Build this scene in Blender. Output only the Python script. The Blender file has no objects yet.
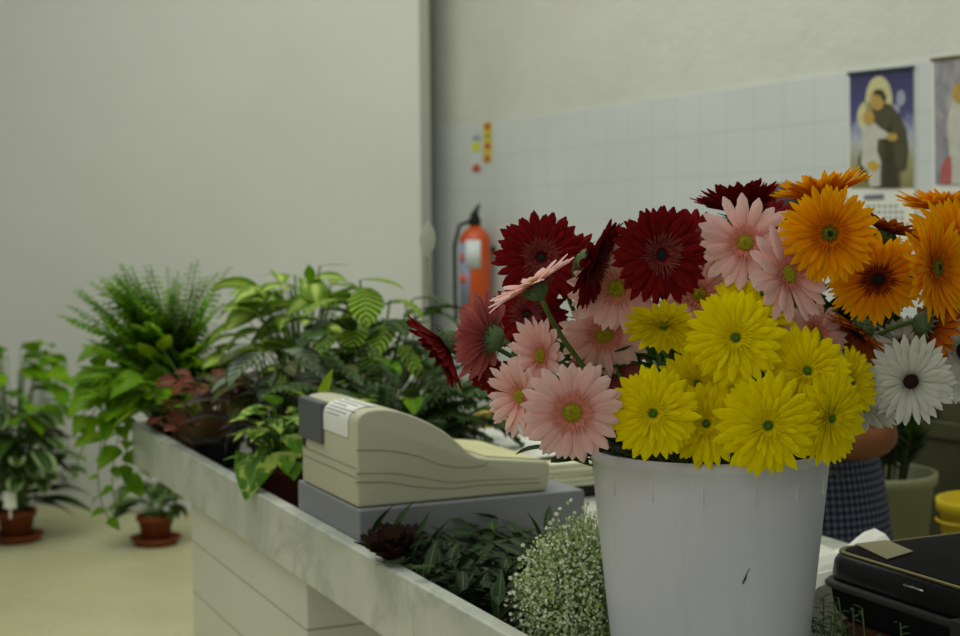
import bpy, bmesh, math, random
from math import sin, cos, pi, radians, sqrt, atan2
from mathutils import Vector, Matrix, noise

SC = bpy.context.scene
COL = SC.collection
V3 = Vector

# ------------------------------------------------------------------ camera
FPX = 1450.0
CAM = V3((0, 0, 1.35))
PITCH, ROLL = radians(3.355), radians(-0.5)
CM = Matrix.Rotation(pi / 2 - PITCH, 3, 'X') @ Matrix.Rotation(ROLL, 3, 'Z')


def ray(px, py):
    return CM @ V3(((px - 480) / FPX, -(py - 318) / FPX, -1))


def at(px, py, Y):                      # point of a pixel at a distance Y
    d = ray(px, py)
    return CAM + d * (Y / d.y)


def onz(px, py, z):
    d = ray(px, py)
    return CAM + d * ((z - CAM.z) / d.z)


ANG = radians(24.755)
SA, CA = sin(ANG), cos(ANG)


def L(u, v, z):                         # counter frame: u along, v across
    return V3((-SA * u + CA * v, CA * u + SA * v, z))


UD = V3((-SA, CA, 0))
VD = V3((CA, SA, 0))
UP = V3((0, 0, 1))

# ------------------------------------------------------------------ mesh builder


class MB:
    def __init__(s):
        s.v, s.f, s.uv, s.mi = [], [], [], []
        s.cur = 0

    def vert(s, p, uv=(0, 0)):
        s.v.append(V3(p)); s.uv.append(uv)
        return len(s.v) - 1

    def face(s, *i):
        s.f.append(i); s.mi.append(s.cur)

    def grid(s, rows, uvs=None, closed=False):
        base = len(s.v)
        n = len(rows[0])
        for r, row in enumerate(rows):
            for c, p in enumerate(row):
                s.vert(p, uvs[r][c] if uvs else (c / max(1, n - 1), r / max(1, len(rows) - 1)))
        for r in range(len(rows) - 1):
            for c in range(n if closed else n - 1):
                c2 = (c + 1) % n
                s.face(base + r * n + c, base + r * n + c2, base + (r + 1) * n + c2, base + (r + 1) * n + c)

    def tube(s, pts, rad, seg=8, cap=True):
        pts = [V3(p) for p in pts]
        n = len(pts)
        if not isinstance(rad, (list, tuple)):
            rad = [rad] * n
        t0 = (pts[1] - pts[0]).normalized()
        a = t0.orthogonal().normalized()
        rows = []
        for i in range(n):
            t = (pts[min(i + 1, n - 1)] - pts[max(i - 1, 0)])
            if t.length < 1e-9:
                t = t0
            t.normalize()
            a = (a - t * a.dot(t))
            if a.length < 1e-6:
                a = t.orthogonal()
            a.normalize()
            b = t.cross(a)
            rows.append([pts[i] + (a * cos(2 * pi * k / seg) + b * sin(2 * pi * k / seg)) * rad[i] for k in range(seg)])
        base = len(s.v)
        s.grid(rows, closed=True)
        if cap:
            s.face(*[base + k for k in range(seg)][::-1])
            s.face(*[base + (n - 1) * seg + k for k in range(seg)])

    def lathe(s, prof, c, seg=40, sx=1, sy=1, mat=None, close=True):
        c = V3(c)
        rows = []
        for r, z in prof:
            row = []
            for k in range(seg):
                a = 2 * pi * k / seg
                p = V3((r * cos(a) * sx, r * sin(a) * sy, z))
                if mat:
                    p = mat @ p
                row.append(c + p)
            rows.append(row)
        base = len(s.v)
        s.grid(rows, closed=True)
        if close:
            if prof[0][0] > 1e-6:
                s.face(*[base + k for k in range(seg)][::-1])
            if prof[-1][0] > 1e-6:
                s.face(*[base + (len(prof) - 1) * seg + k for k in range(seg)])

    def ball(s, c, r, seg=10, rings=6, sc=(1, 1, 1)):
        prof = [(r * sin(pi * i / rings), -r * cos(pi * i / rings)) for i in range(rings + 1)]
        rows = []
        c = V3(c)
        for rr, z in prof:
            rows.append([c + V3((rr * cos(2 * pi * k / seg) * sc[0], rr * sin(2 * pi * k / seg) * sc[1], z * sc[2])) for k in range(seg)])
        s.grid(rows, closed=True)

    def box(s, c, hx, hy, hz, ax=None, ay=None, az=None):
        ax = ax or V3((1, 0, 0)); ay = ay or V3((0, 1, 0)); az = az or UP
        c = V3(c)
        b = len(s.v)
        for dz in (-1, 1):
            for dx, dy in ((-1, -1), (1, -1), (1, 1), (-1, 1)):
                s.vert(c + ax * hx * dx + ay * hy * dy + az * hz * dz, ((dx + 1) / 2, (dy + 1) / 2))
        for q in ((3, 2, 1, 0), (4, 5, 6, 7), (0, 1, 5, 4), (1, 2, 6, 5), (2, 3, 7, 6), (3, 0, 4, 7)):
            s.face(*[b + i for i in q])

    def lbox(s, u0, u1, v0, v1, z0, z1):
        s.box(L((u0 + u1) / 2, (v0 + v1) / 2, (z0 + z1) / 2), (v1 - v0) / 2, (u1 - u0) / 2, (z1 - z0) / 2, VD, UD, UP)

    def prism(s, poly, off):
        b = len(s.v)
        n = len(poly)
        off = V3(off)
        for p in poly:
            s.vert(p)
        for p in poly:
            s.vert(V3(p) + off)
        s.face(*range(b, b + n))
        s.face(*[b + n + i for i in range(n)][::-1])
        for i in range(n):
            j = (i + 1) % n
            s.face(b + j, b + i, b + n + i, b + n + j)

    def build(s, name, mat, parent=None, loc=None, smooth=True, bevel=0, bseg=3, sub=0, fix=True, solid=0):
        org = V3(loc) if loc is not None else V3((0, 0, 0))
        if parent is not None:
            q = parent
            org = V3((0, 0, 0))
            while q is not None:
                org = org + q.location
                q = q.parent
        me = bpy.data.meshes.new(name)
        me.from_pydata([tuple(p - org) for p in s.v], [], s.f)
        uvl = me.uv_layers.new(name='UVMap')
        for lp in me.loops:
            uvl.data[lp.index].uv = s.uv[lp.vertex_index]
        mats = mat if isinstance(mat, (list, tuple)) else [mat]
        for m in mats:
            me.materials.append(m)
        for p, i in zip(me.polygons, s.mi):
            p.use_smooth = smooth
            p.material_index = i
        if fix:
            bm = bmesh.new(); bm.from_mesh(me)
            bmesh.ops.remove_doubles(bm, verts=bm.verts, dist=1e-6)
            bmesh.ops.recalc_face_normals(bm, faces=bm.faces)
            bm.to_mesh(me); bm.free()
        o = bpy.data.objects.new(name, me)
        COL.objects.link(o)
        if parent is not None:
            o.parent = parent
        else:
            o.location = org
        if bevel:
            md = o.modifiers.new('bevel', 'BEVEL'); md.width = bevel; md.segments = bseg; md.limit_method = 'ANGLE'
            md.angle_limit = radians(40)
            md.harden_normals = False
        if solid:
            md = o.modifiers.new('solid', 'SOLIDIFY'); md.thickness = solid; md.offset = 0
        if sub:
            md = o.modifiers.new('sub', 'SUBSURF'); md.levels = sub; md.render_levels = sub
        return o


def tag(o, label, cat, group=None):
    o['label'] = label; o['category'] = cat
    if group:
        o['group'] = group
    return o


def thing(name, loc, label, cat, group=None):
    o = bpy.data.objects.new(name, None); COL.objects.link(o)
    o.location = V3(loc)
    o.empty_display_size = .05
    return tag(o, label, cat, group)


def struct(o):
    o['kind'] = 'structure'
    return o


# ------------------------------------------------------------------ materials

def s2l(c):
    return tuple(((x / 255) / 12.92 if x / 255 <= .04045 else ((x / 255 + .055) / 1.055) ** 2.4) for x in c) + (1,)


class NT:
    def __init__(s, name, rough=.5, spec=.5):
        m = bpy.data.materials.new(name); m.use_nodes = True
        s.m = m; s.n = m.node_tree.nodes; s.l = m.node_tree.links
        s.b = s.n['Principled BSDF']
        s.b.inputs['Roughness'].default_value = rough
        s.b.inputs['Specular IOR Level'].default_value = spec
        s.out = s.n['Material Output']

    def nd(s, t, **k):
        n = s.n.new(t)
        for a, b in k.items():
            setattr(n, a, b)
        return n

    def lk(s, a, b):
        s.l.new(a, b)

    def tc(s, kind='Object'):
        return s.nd('ShaderNodeTexCoord').outputs[kind]

    def noise(s, scale, vec=None, detail=4, dist=0, rough=.5):
        n = s.nd('ShaderNodeTexNoise')
        n.inputs['Scale'].default_value = scale; n.inputs['Detail'].default_value = detail
        n.inputs['Distortion'].default_value = dist; n.inputs['Roughness'].default_value = rough
        s.lk(vec if vec is not None else s.tc(), n.inputs['Vector'])
        return n.outputs['Fac']

    def ramp(s, fac, stops, interp='LINEAR'):
        r = s.nd('ShaderNodeValToRGB')
        r.color_ramp.interpolation = interp
        e = r.color_ramp.elements
        while len(e) < len(stops):
            e.new(.5)
        for el, (p, c) in zip(e, stops):
            el.position = p; el.color = c if len(c) == 4 else tuple(c) + (1,)
        s.lk(fac, r.inputs['Fac'])
        return r.outputs['Color']

    def math(s, op, a, b=None, c=None):
        n = s.nd('ShaderNodeMath', operation=op)
        for i, x in enumerate((a, b, c)):
            if x is None:
                continue
            if isinstance(x, (int, float)):
                n.inputs[i].default_value = x
            else:
                s.lk(x, n.inputs[i])
        return n.outputs[0]

    def mix(s, fac, a, b, mode='MIX'):
        n = s.nd('ShaderNodeMix', data_type='RGBA', blend_type=mode)
        for i, x in ((0, fac), (6, a), (7, b)):
            if isinstance(x, (int, float)):
                n.inputs[i].default_value = x
            elif isinstance(x, tuple):
                n.inputs[i].default_value = x
            else:
                s.lk(x, n.inputs[i])
        return n.outputs[2]

    def bump(s, h, strength=.2, dist=.01):
        b = s.nd('ShaderNodeBump')
        b.inputs['Strength'].default_value = strength; b.inputs['Distance'].default_value = dist
        s.lk(h, b.inputs['Height']); s.lk(b.outputs[0], s.b.inputs['Normal'])

    def color(s, c):
        if isinstance(c, tuple):
            s.b.inputs['Base Color'].default_value = c
        else:
            s.lk(c, s.b.inputs['Base Color'])

    def translucent(s, c, fac=.3):
        t = s.nd('ShaderNodeBsdfTranslucent')
        if isinstance(c, tuple):
            t.inputs['Color'].default_value = c
        else:
            s.lk(c, t.inputs['Color'])
        mx = s.nd('ShaderNodeMixShader'); mx.inputs[0].default_value = fac
        s.lk(s.b.outputs[0], mx.inputs[1]); s.lk(t.outputs[0], mx.inputs[2])
        s.lk(mx.outputs[0], s.out.inputs['Surface'])


def plain(name, rgb, rough=.5, spec=.4, var=.12, scale=8, metal=0, bump=0, bscale=60):
    t = NT(name, rough, spec)
    c = s2l(rgb)
    d = tuple(x * (1 - var) for x in c[:3]) + (1,)
    e = tuple(min(1, x * (1 + var)) for x in c[:3]) + (1,)
    t.color(t.ramp(t.noise(scale), [(.3, d), (.7, e)]))
    t.b.inputs['Metallic'].default_value = metal
    if bump:
        t.bump(t.noise(bscale), bump, .002)
    return t.m


def leafmat(name, stops, rough=.45, trans=.3, pattern=None, edge=None, pc=None):
    """stops: colour by noise; pattern 'zebra' / 'silver' / 'splash' / 'edge' use the leaf's own UV"""
    t = NT(name, rough + .15, .16)
    base = t.ramp(t.noise(9, detail=2), [(.35, s2l(stops[0])), (.65, s2l(stops[1]))])
    uv = t.tc('UV')
    sp = t.nd('ShaderNodeSeparateXYZ'); t.lk(uv, sp.inputs[0])
    x = t.math('ABSOLUTE', t.math('SUBTRACT', sp.outputs[0], .5))
    y = sp.outputs[1]
    c = base
    if pattern == 'zebra':          # chevrons running out from the midrib
        w = t.math('SUBTRACT', t.math('MULTIPLY', y, 8.0), t.math('MULTIPLY', x, 4.0))
        w = t.math('FRACT', w)
        w = t.ramp(w, [(.42, (0, 0, 0)), (.52, (1, 1, 1)), (.93, (1, 1, 1)), (1, (0, 0, 0))])
        c = t.mix(w, s2l(pc), base)
    elif pattern == 'silver':       # silver blade, dark ribs
        w = t.math('FRACT', t.math('SUBTRACT', t.math('MULTIPLY', y, 7.0), t.math('MULTIPLY', x, 3.5)))
        w = t.ramp(w, [(.55, (1, 1, 1)), (.72, (0, 0, 0)), (.9, (0, 0, 0)), (1, (1, 1, 1))])
        e = t.ramp(x, [(.36, (1, 1, 1)), (.44, (0, 0, 0))])
        c = t.mix(t.math('MULTIPLY', w, e), base, s2l(pc))
    elif pattern == 'splash':
        n = t.noise(26, detail=3, dist=1.2)
        c = t.mix(t.ramp(n, [(.5, (0, 0, 0)), (.58, (1, 1, 1))]), base, s2l(pc))
    elif pattern == 'edge':
        w = t.ramp(x, [(.26, (0, 0, 0)), (.31, (1, 1, 1)), (.40, (1, 1, 1)), (.45, (0, 0, 0))])
        c = t.mix(w, base, s2l(pc))
    elif pattern == 'center':
        n = t.math('ADD', x, t.math('MULTIPLY', t.noise(30, detail=3), .25))
        w = t.ramp(n, [(.22, (1, 1, 1)), (.42, (0, 0, 0))])
        c = t.mix(w, base, s2l(pc))
    mid = t.ramp(x, [(.015, (1, 1, 1)), (.05, (0, 0, 0))])
    c = t.mix(t.math('MULTIPLY', mid, .35), c, s2l((150, 175, 90)))
    t.color(c)
    t.translucent(c, trans)
    return t.m


def petalmat(name, base, midc, tip, streak=.25, trans=.25):
    t = NT(name, .8, .06)
    sp = t.nd('ShaderNodeSeparateXYZ'); t.lk(t.tc('UV'), sp.inputs[0])
    c = t.ramp(sp.outputs[1], [(0, s2l(base)), (.45, s2l(midc)), (1, s2l(tip))])
    mp = t.nd('ShaderNodeMapping'); mp.inputs['Scale'].default_value = (9, .7, 1)
    t.lk(t.tc('UV'), mp.inputs[0])
    n = t.noise(1.0, mp.outputs[0], 3)
    dark = t.ramp(n, [(.35, (1 - streak,) * 3), (.65, (1, 1, 1))])
    c = t.mix(1.0, c, dark, 'MULTIPLY')
    t.color(c)
    t.translucent(c, trans)
    return t.m


M = {}
# ---- setting
t = NT('painted_panel_wall', .7, .2)
t.color(t.ramp(t.noise(1.3, detail=3), [(.3, s2l((203, 204, 194))), (.7, s2l((208, 209, 200)))]))
t.bump(t.noise(90), .06, .002); M['panel'] = t.m
t = NT('rough_plaster', .85, .15)
t.color(t.ramp(t.noise(3.5, detail=6), [(.3, s2l((202, 203, 190))), (.7, s2l((208, 209, 197)))]))
t.bump(t.noise(14, detail=8, rough=.65), .3, .02); M['plaster'] = t.m


def tilemat(name, size, tile, grout, rough=.18, gw=.012, zoff=0.0, cols=True):
    t = NT(name, rough, .5)
    sp = t.nd('ShaderNodeSeparateXYZ'); t.lk(t.tc(), sp.inputs[0])
    fx = t.math('FRACT', t.math('DIVIDE', sp.outputs[0], size))
    fz = t.math('FRACT', t.math('DIVIDE', t.math('ADD', sp.outputs[2], zoff), size))
    ax = t.math('ABSOLUTE', t.math('SUBTRACT', fx, .5))
    az = t.math('ABSOLUTE', t.math('SUBTRACT', fz, .5))
    m = t.math('MAXIMUM', ax, az) if cols else az
    mr = t.ramp(m, [(.5 - gw * 1.6, (0, 0, 0)), (.5 - gw * .6, (1, 1, 1))])
    body = t.ramp(t.noise(2.0, detail=2), [(.35, s2l(tile)), (.65, s2l(tuple(min(255, c + 6) for c in tile)))])
    t.color(t.mix(mr, body, s2l(grout)))
    inv = t.math('SUBTRACT', 1.0, mr)
    t.bump(inv, .25, .002)
    return t.m


M['tile'] = tilemat('white_glazed_tile', .15, (200, 205, 201), (187, 190, 182), .3, .010, zoff=.1)
M['ctile'] = tilemat('counter_tile', .12, (206, 206, 190), (150, 148, 126), gw=.014, zoff=.0985, cols=False)
t = NT('worn_floor', .5, .35)
c1 = t.ramp(t.noise(1.8, detail=6), [(.3, s2l((180, 178, 132))), (.7, s2l((198, 197, 154)))])
c2 = t.ramp(t.noise(40, detail=4), [(.3, (.86, .86, .84)), (.7, (1, 1, 1))])
t.color(t.mix(1.0, c1, c2, 'MULTIPLY')); M['floor'] = t.m
t = NT('veined_marble', .3, .5)
n1 = t.noise(3.0, detail=7, dist=1.6, rough=.6)
ve = t.ramp(t.math('ABSOLUTE', t.math('SUBTRACT', n1, .5)), [(.0, (1, 1, 1)), (.045, (.25, .25, .25)), (.12, (0, 0, 0))])
cl = t.ramp(t.noise(5, detail=5), [(.35, s2l((186, 190, 174))), (.65, s2l((212, 213, 198)))])
t.color(t.mix(t.math('MULTIPLY', ve, .5), cl, s2l((150, 156, 146)))); M['marble'] = t.m
# ---- objects
M['terracotta'] = plain('terracotta', (126, 66, 34), .8, .2, .2, 12, bump=.1)
M['redpot'] = plain('red_brown_plastic', (95, 42, 28), .5, .4, .15)
M['blackpot'] = plain('black_plastic_pot', (26, 26, 26), .5, .4)
M['soil'] = plain('potting_soil', (44, 33, 24), .95, .1, .5, 60, bump=.6, bscale=90)
M['stem'] = plain('green_stem', (88, 118, 52), .6, .3, .15, 20)
M['dstem'] = plain('dark_stem', (62, 66, 34), .7, .2, .2, 20)
M['bstem'] = plain('brown_stem', (104, 84, 48), .7, .2, .2, 20)
M['calyx'] = plain('grey_green_calyx', (88, 108, 70), .8, .2, .25, 60, bump=.3, bscale=250)
M['fern'] = leafmat('fern_green', ((86, 136, 6), (132, 178, 16)), .5, .35)
M['pothos'] = leafmat('pothos_green', ((80, 130, 8), (134, 174, 20)), .38, .35)
M['limeleaf'] = leafmat('lime_leaf', ((132, 166, 30), (160, 186, 44)), .4, .35)
M['splash'] = leafmat('splashed_pothos', ((52, 96, 12), (88, 136, 22)), .35, .25, 'splash', pc=(166, 186, 80))
M['aglao'] = leafmat('pale_centred_leaf', ((84, 122, 22), (116, 154, 34)), .4, .3, 'center', pc=(186, 206, 100))
M['zebra'] = leafmat('zebra_leaf', ((26, 50, 16), (38, 68, 20)), .4, .25, 'zebra', pc=(166, 204, 60))
M['silver'] = leafmat('silver_leaf', ((34, 52, 30), (50, 68, 40)), .4, .2, 'silver', pc=(130, 148, 120))
M['purple'] = leafmat('dark_purple_leaf', ((38, 32, 32), (62, 50, 52)), .3, .15)
M['redleaf'] = leafmat('dark_red_leaf', ((84, 34, 26), (118, 56, 36)), .4, .2)
M['darkleaf'] = leafmat('dark_green_leaf', ((30, 54, 16), (56, 88, 24)), .4, .2)
M['bronze'] = leafmat('bronze_green_leaf', ((58, 62, 28), (84, 84, 36)), .4, .2)
M['ruscus'] = leafmat('ruscus_leaf', ((18, 36, 14), (42, 64, 28)), .5, .12)
M['edge'] = leafmat('rimmed_leaf', ((34, 62, 24), (58, 90, 34)), .4, .25, 'edge', pc=(160, 180, 120))
M['lilyleaf'] = leafmat('lily_leaf', ((44, 74, 36), (66, 98, 48)), .35, .25)
M['white_petal'] = plain('white_spathe', (214, 216, 200), .6, .2, .05)
M['beige'] = plain('beige_plastic', (190, 189, 160), .48, .35, .04, 3, bump=.08, bscale=400)
M['beigeseam'] = plain('beige_seam', (138, 136, 106), .6, .2)
M['keys'] = plain('register_keys', (206, 202, 150), .5, .3)
M['greymetal'] = plain('grey_painted_steel', (128, 130, 130), .5, .4, .04, 3, bump=.05, bscale=300)
M['display'] = plain('dark_grey_display', (78, 80, 84), .35, .5, .05)
M['paper'] = plain('white_paper', (226, 226, 214), .8, .1, .04)
M['cream'] = plain('cream_paper', (222, 222, 190), .8, .1, .06, 5)
M['ink'] = plain('grey_ink', (120, 124, 128), .8, .1)
M['darkink'] = plain('dark_ink', (66, 68, 74), .8, .1)
M['blackcase'] = plain('black_vinyl', (17, 17, 17), .3, .3, .1)
M['blackmat'] = plain('black_grained_vinyl', (16, 16, 16), .8, .08, .1, bump=.2, bscale=300)
M['greyrib'] = plain('grey_rubber', (44, 46, 42), .6, .3)
M['brass'] = plain('brass_trim', (112, 104, 56), .45, .5, .1, metal=.6)
M['steel'] = plain('steel', (190, 190, 190), .25, .5, .05, metal=.9)
M['note'] = plain('olive_card', (146, 142, 108), .7, .2, .12)
M['board'] = plain('red_brown_wood', (74, 44, 30), .7, .2, .25)
M['tray'] = plain('black_tray', (32, 30, 28), .5, .4)
M['extred'] = plain('extinguisher_red', (192, 74, 16), .35, .5, .04)
M['black'] = plain('black_rubber', (18, 18, 18), .5, .4)
M['extlabel'] = plain('extinguisher_label', (206, 212, 208), .5, .3, .04)
M['bluegrey'] = plain('label_blue_grey', (142, 152, 178), .5, .3)
M['labelred'] = plain('label_red', (206, 92, 78), .5, .3)
M['yellow'] = plain('label_yellow', (206, 186, 64), .6, .3)
M['stickerred'] = plain('sticker_red', (190, 66, 52), .6, .3)
M['lime'] = plain('sticker_lime', (206, 208, 44), .6, .3)
M['greenstick'] = plain('sticker_green', (120, 160, 50), .6, .3)
M['palebucket'] = plain('pale_green_plastic', (158, 162, 120), .5, .3, .04)
M['yellowbucket'] = plain('yellow_plastic', (206, 180, 0), .45, .4, .06)
M['skin'] = plain('skin', (134, 82, 44), .6, .3, .1, 14)
M['hair'] = plain('dark_hair', (30, 32, 36), .6, .3, .3, 60)
M['eye'] = plain('eye', (225, 222, 214), .3, .5, .02)
M['bench'] = plain('concrete_bench', (168, 166, 140), .8, .2, .1, bump=.1)
M['yellowpaper'] = plain('yellow_tissue', (214, 190, 84), .7, .2, .12, 20)
t = NT('scuffed_white_plastic', .42, .4)
c = t.ramp(t.noise(4, detail=3), [(.3, s2l((208, 208, 212))), (.7, s2l((216, 216, 218)))])
mp = t.nd('ShaderNodeMapping'); mp.inputs['Scale'].default_value = (60, 60, 3); t.lk(t.tc(), mp.inputs[0])
c = t.mix(t.math('MULTIPLY', t.ramp(t.noise(1, mp.outputs[0]), [(.5, (0, 0, 0)), (.7, (1, 1, 1))]), .12), c, s2l((170, 170, 172)))
t.color(c); M['bucket'] = t.m
# checked cloth
t = NT('blue_checked_cloth', .9, .1)
sp = t.nd('ShaderNodeSeparateXYZ'); t.lk(t.tc('UV'), sp.inputs[0])
fx = t.ramp(t.math('FRACT', t.math('MULTIPLY', sp.outputs[0], 84)), [(.45, (1, 1, 1)), (.55, (.36, .37, .42))])
fz = t.ramp(t.math('FRACT', t.math('MULTIPLY', sp.outputs[1], 70)), [(.45, (1, 1, 1)), (.55, (.36, .37, .42))])
c = t.mix(1.0, fx, fz, 'MULTIPLY')
c = t.mix(1.0, c, s2l((112, 116, 134)), 'MULTIPLY')
t.color(c); M['check'] = t.m
# petals
M['p_red'] = petalmat('dark_red_petal', (84, 10, 14), (128, 18, 22), (136, 22, 24), .45, .12)
M['p_red2'] = petalmat('dark_red_floret', (64, 10, 14), (104, 22, 24), (168, 84, 78), .3, .1)
M['p_pink'] = petalmat('pink_petal', (234, 158, 138), (248, 194, 182), (250, 214, 204), .12, .3)
M['p_pink2'] = petalmat('pink_floret', (206, 116, 80), (230, 140, 116), (240, 166, 148), .2)
M['p_coral'] = petalmat('deep_pink_petal', (186, 84, 80), (206, 104, 102), (214, 126, 122), .25)
M['p_yel'] = petalmat('yellow_petal', (216, 196, 0), (250, 230, 0), (252, 236, 2), .12, .35)
M['p_yel2'] = petalmat('yellow_floret', (150, 128, 10), (232, 208, 2), (244, 222, 4), .12)
M['p_ora'] = petalmat('orange_petal', (224, 98, 0), (250, 150, 0), (254, 186, 0), .18, .35)
M['p_ora2'] = petalmat('orange_floret', (96, 40, 8), (206, 98, 4), (236, 132, 6), .2)
M['p_rust'] = petalmat('rust_orange_petal', (150, 58, 20), (190, 88, 22), (222, 130, 28), .3)
M['p_rust2'] = petalmat('dark_orange_floret', (70, 22, 18), (112, 34, 20), (190, 84, 20), .2)
M['p_whi'] = petalmat('white_petal', (206, 208, 186), (228, 228, 212), (234, 234, 220), .12)
M['p_whi2'] = petalmat('white_floret', (110, 96, 80), (170, 164, 146), (220, 218, 204), .2)
M['p_brown'] = petalmat('withered_petal', (52, 30, 18), (66, 38, 22), (32, 28, 18), .4, .1)
M['d_green'] = plain('green_flower_eye', (74, 120, 34), .8, .2, .3, 300, bump=.5, bscale=500)
M['d_bright'] = plain('lime_flower_eye', (158, 150, 26), .8, .2, .3, 300, bump=.5, bscale=500)
M['d_yelgreen'] = plain('moss_flower_eye', (78, 112, 26), .8, .2, .3, 300, bump=.5, bscale=500)
M['d_dark'] = plain('dark_flower_eye', (34, 30, 22), .8, .2, .3, 300, bump=.5, bscale=500)
M['d_redeye'] = plain('blackish_flower_eye', (34, 42, 34), .8, .2, .3, 300, bump=.5, bscale=500)
M['d_oli'] = plain('olive_flower_eye', (104, 104, 18), .8, .2, .3, 300, bump=.5, bscale=500)
M['d_plum'] = plain('plum_flower_eye', (48, 22, 26), .8, .2, .3, 300, bump=.5, bscale=500)
M['gyp'] = plain('baby_breath_white', (222, 226, 200), .8, .2, .1, 60)
M['gypstem'] = plain('fine_green_stem', (140, 164, 92), .7, .2, .15)
M['gypbud'] = plain('pale_green_bud', (176, 194, 126), .8, .2, .15, 60)

# ------------------------------------------------------------------ the setting
mb = MB(); mb.box((0, 4, -.05), 6, 6.5, .05)
struct(mb.build('floor', M['floor'], smooth=False))
# left partition
PA, PB = V3((-4.2, 7.72, 0)), at(421.5, 260, 6.75); PB.z = 0
d = (PB - PA).normalized(); nrm = V3((d.y, -d.x, 0))
mb = MB(); mid = (PA + PB) / 2
mb.box(mid - nrm * .09 + V3((0, 0, 2.1)), (PB - PA).length / 2, .09, 2.1, d, -nrm)
struct(mb.build('wall_left', M['panel'], smooth=False, bevel=.004))
# right wall: plane through two plan points
WA = at(850, 120, 4.65); WB = at(428, 150, 7.2)
WA.z = WB.z = 0
wd = (WB - WA).normalized()              # along, away from camera
wn = V3((-wd.y, wd.x, 0))                 # towards the room
if wn.dot(CAM - WA) < 0:
    wn = -wn
wx = -wd                                   # local +x to the right


def wall_pt(px, py, off=0.0):
    o = WA + wn * off
    d = ray(px, py)
    k = (o - CAM).dot(wn) / d.dot(wn)
    return CAM + d * k


def wall_obj(name, mat, z0, z1, th, off):
    me = MB()
    me.box((0.35, 0, (z0 + z1) / 2), 3.55, th / 2, (z1 - z0) / 2)
    o = me.build(name, mat, smooth=False)
    rot = Matrix((wx, -wn, UP)).transposed().to_4x4()
    o.matrix_world = Matrix.Translation(WA + wn * (off - th / 2)) @ rot
    return struct(o)


wall_obj('wall_back', M['plaster'], 0, 4.2, .2, 0)
ZT = 1.85
wall_obj('trim_1', M['tile'], 0, ZT, .012, .012)     # tile dado on the back wall
# end wall closing the gap behind the panel
mb = MB(); mb.box((0, 8.6, 2.1), 3.0, .08, 2.1)
struct(mb.build('wall_far', M['plaster'], smooth=False))
# low bench along the back wall
mb = MB()
mb.box(WA + wn * .55 + wx * .6 + V3((0, 0, .22)), 1.3, .52, .22, wx, -wn)
struct(mb.build('trim_2', M['bench'], smooth=False, bevel=.01))

# counter -------------------------------------------------------------
U0, U1 = .55, 3.923
VR, VB = .7715, 1.64
ZR, ZI = .85, .80
cn = thing('counter', L(2.2, 1.2, 0), 'long marble shop counter with raised rim on a tiled base', 'counter')
mb = MB(); mb.lbox(U0, U1, VR, VR + .026, .738, ZR)
mb.build('front_apron', M['marble'], cn, smooth=False, bevel=.003)
mb = MB(); mb.lbox(U1 - .026, U1, VR + .026, VB, .738, ZR)
mb.build('end_apron', M['marble'], cn, smooth=False, bevel=.003)
mb = MB(); mb.lbox(U0, U1 - .026, VR + .026, VB, .765, ZI)
mb.build('worktop', M['marble'], cn, smooth=False)


def ctile(name, u0, u1, v0, v1, z0, z1):
    m = MB(); m.box((0, 0, 0), (u1 - u0) / 2, (v1 - v0) / 2, (z1 - z0) / 2)
    o = m.build(name, M['ctile'], smooth=False, bevel=.004)
    o.parent = cn
    o.matrix_local = Matrix.Translation(L((u0 + u1) / 2, (v0 + v1) / 2, (z0 + z1) / 2) - cn.location) @ Matrix((-UD, -VD, UP)).transposed().to_4x4()
    return o


ctile('pillar', 2.45, 3.31, VR + .012, VB - .15, 0, .765)
ctile('back_panel', U0 + .1, 2.45, VR + .2, VR + .28, 0, .765)

# ------------------------------------------------------------------ wall things


def flat(mb, poly, off, th=.0015):
    """polygon of pixels laid on the wall plane"""
    mb.prism([wall_pt(x, y, off) for x, y in poly], wn * th)


def ell(cx, cy, rx, ry, n=24, a0=0):
    return [(cx + rx * cos(2 * pi * k / n + a0), cy + ry * sin(2 * pi * k / n + a0)) for k in range(n)]


OFF = .014
# safety stickers
st = thing('safety_sticker', wall_pt(477, 172, OFF), 'small white sticker with yellow dot and red mark on tiles, above the fire extinguisher', 'sticker')
mb = MB(); flat(mb, [(471.5, 134), (481, 133), (481, 171), (471.5, 172)], OFF); mb.build('backing', M['extlabel'], st, smooth=False)
mb = MB(); flat(mb, [(472.5, 143), (480, 142.5), (480, 151), (472.5, 151.5)], OFF + .002); mb.build('yellow_mark', M['lime'], st, smooth=False)
mb = MB(); flat(mb, [(472, 169), (476.5, 163), (481, 168.5), (480, 171), (473, 171)], OFF + .002); mb.build('red_mark', M['stickerred'], st, smooth=False)
mb = MB()
for k in range(3):
    flat(mb, [(473, 136 + k * 2), (480, 135.4 + k * 2), (480, 136.2 + k * 2), (473, 136.8 + k * 2)], OFF + .002)
mb.build('print_lines', M['ink'], st, smooth=False)
st = thing('warning_strip', wall_pt(487, 162, OFF), 'narrow yellow warning strip with red marks on tiles, above the fire extinguisher', 'sticker')
mb = MB(); flat(mb, [(483.5, 122.5), (491.5, 121.5), (491.5, 162), (483.5, 163)], OFF); mb.build('backing', M['yellow'], st, smooth=False)
for cy, r in ((126.5, 2.6), (146, 2.8), (158.5, 2.8)):
    mb = MB(); flat(mb, ell(487.5, cy, 2.8, r, 10), OFF + .002)
    mb.build('red_mark', M['stickerred'], st, smooth=False)
mb = MB(); flat(mb, [(485, 136), (490, 134), (490, 135.5), (485, 137.5)], OFF + .002)
mb.build('print_line', M['ink'], st, smooth=False)

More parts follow.
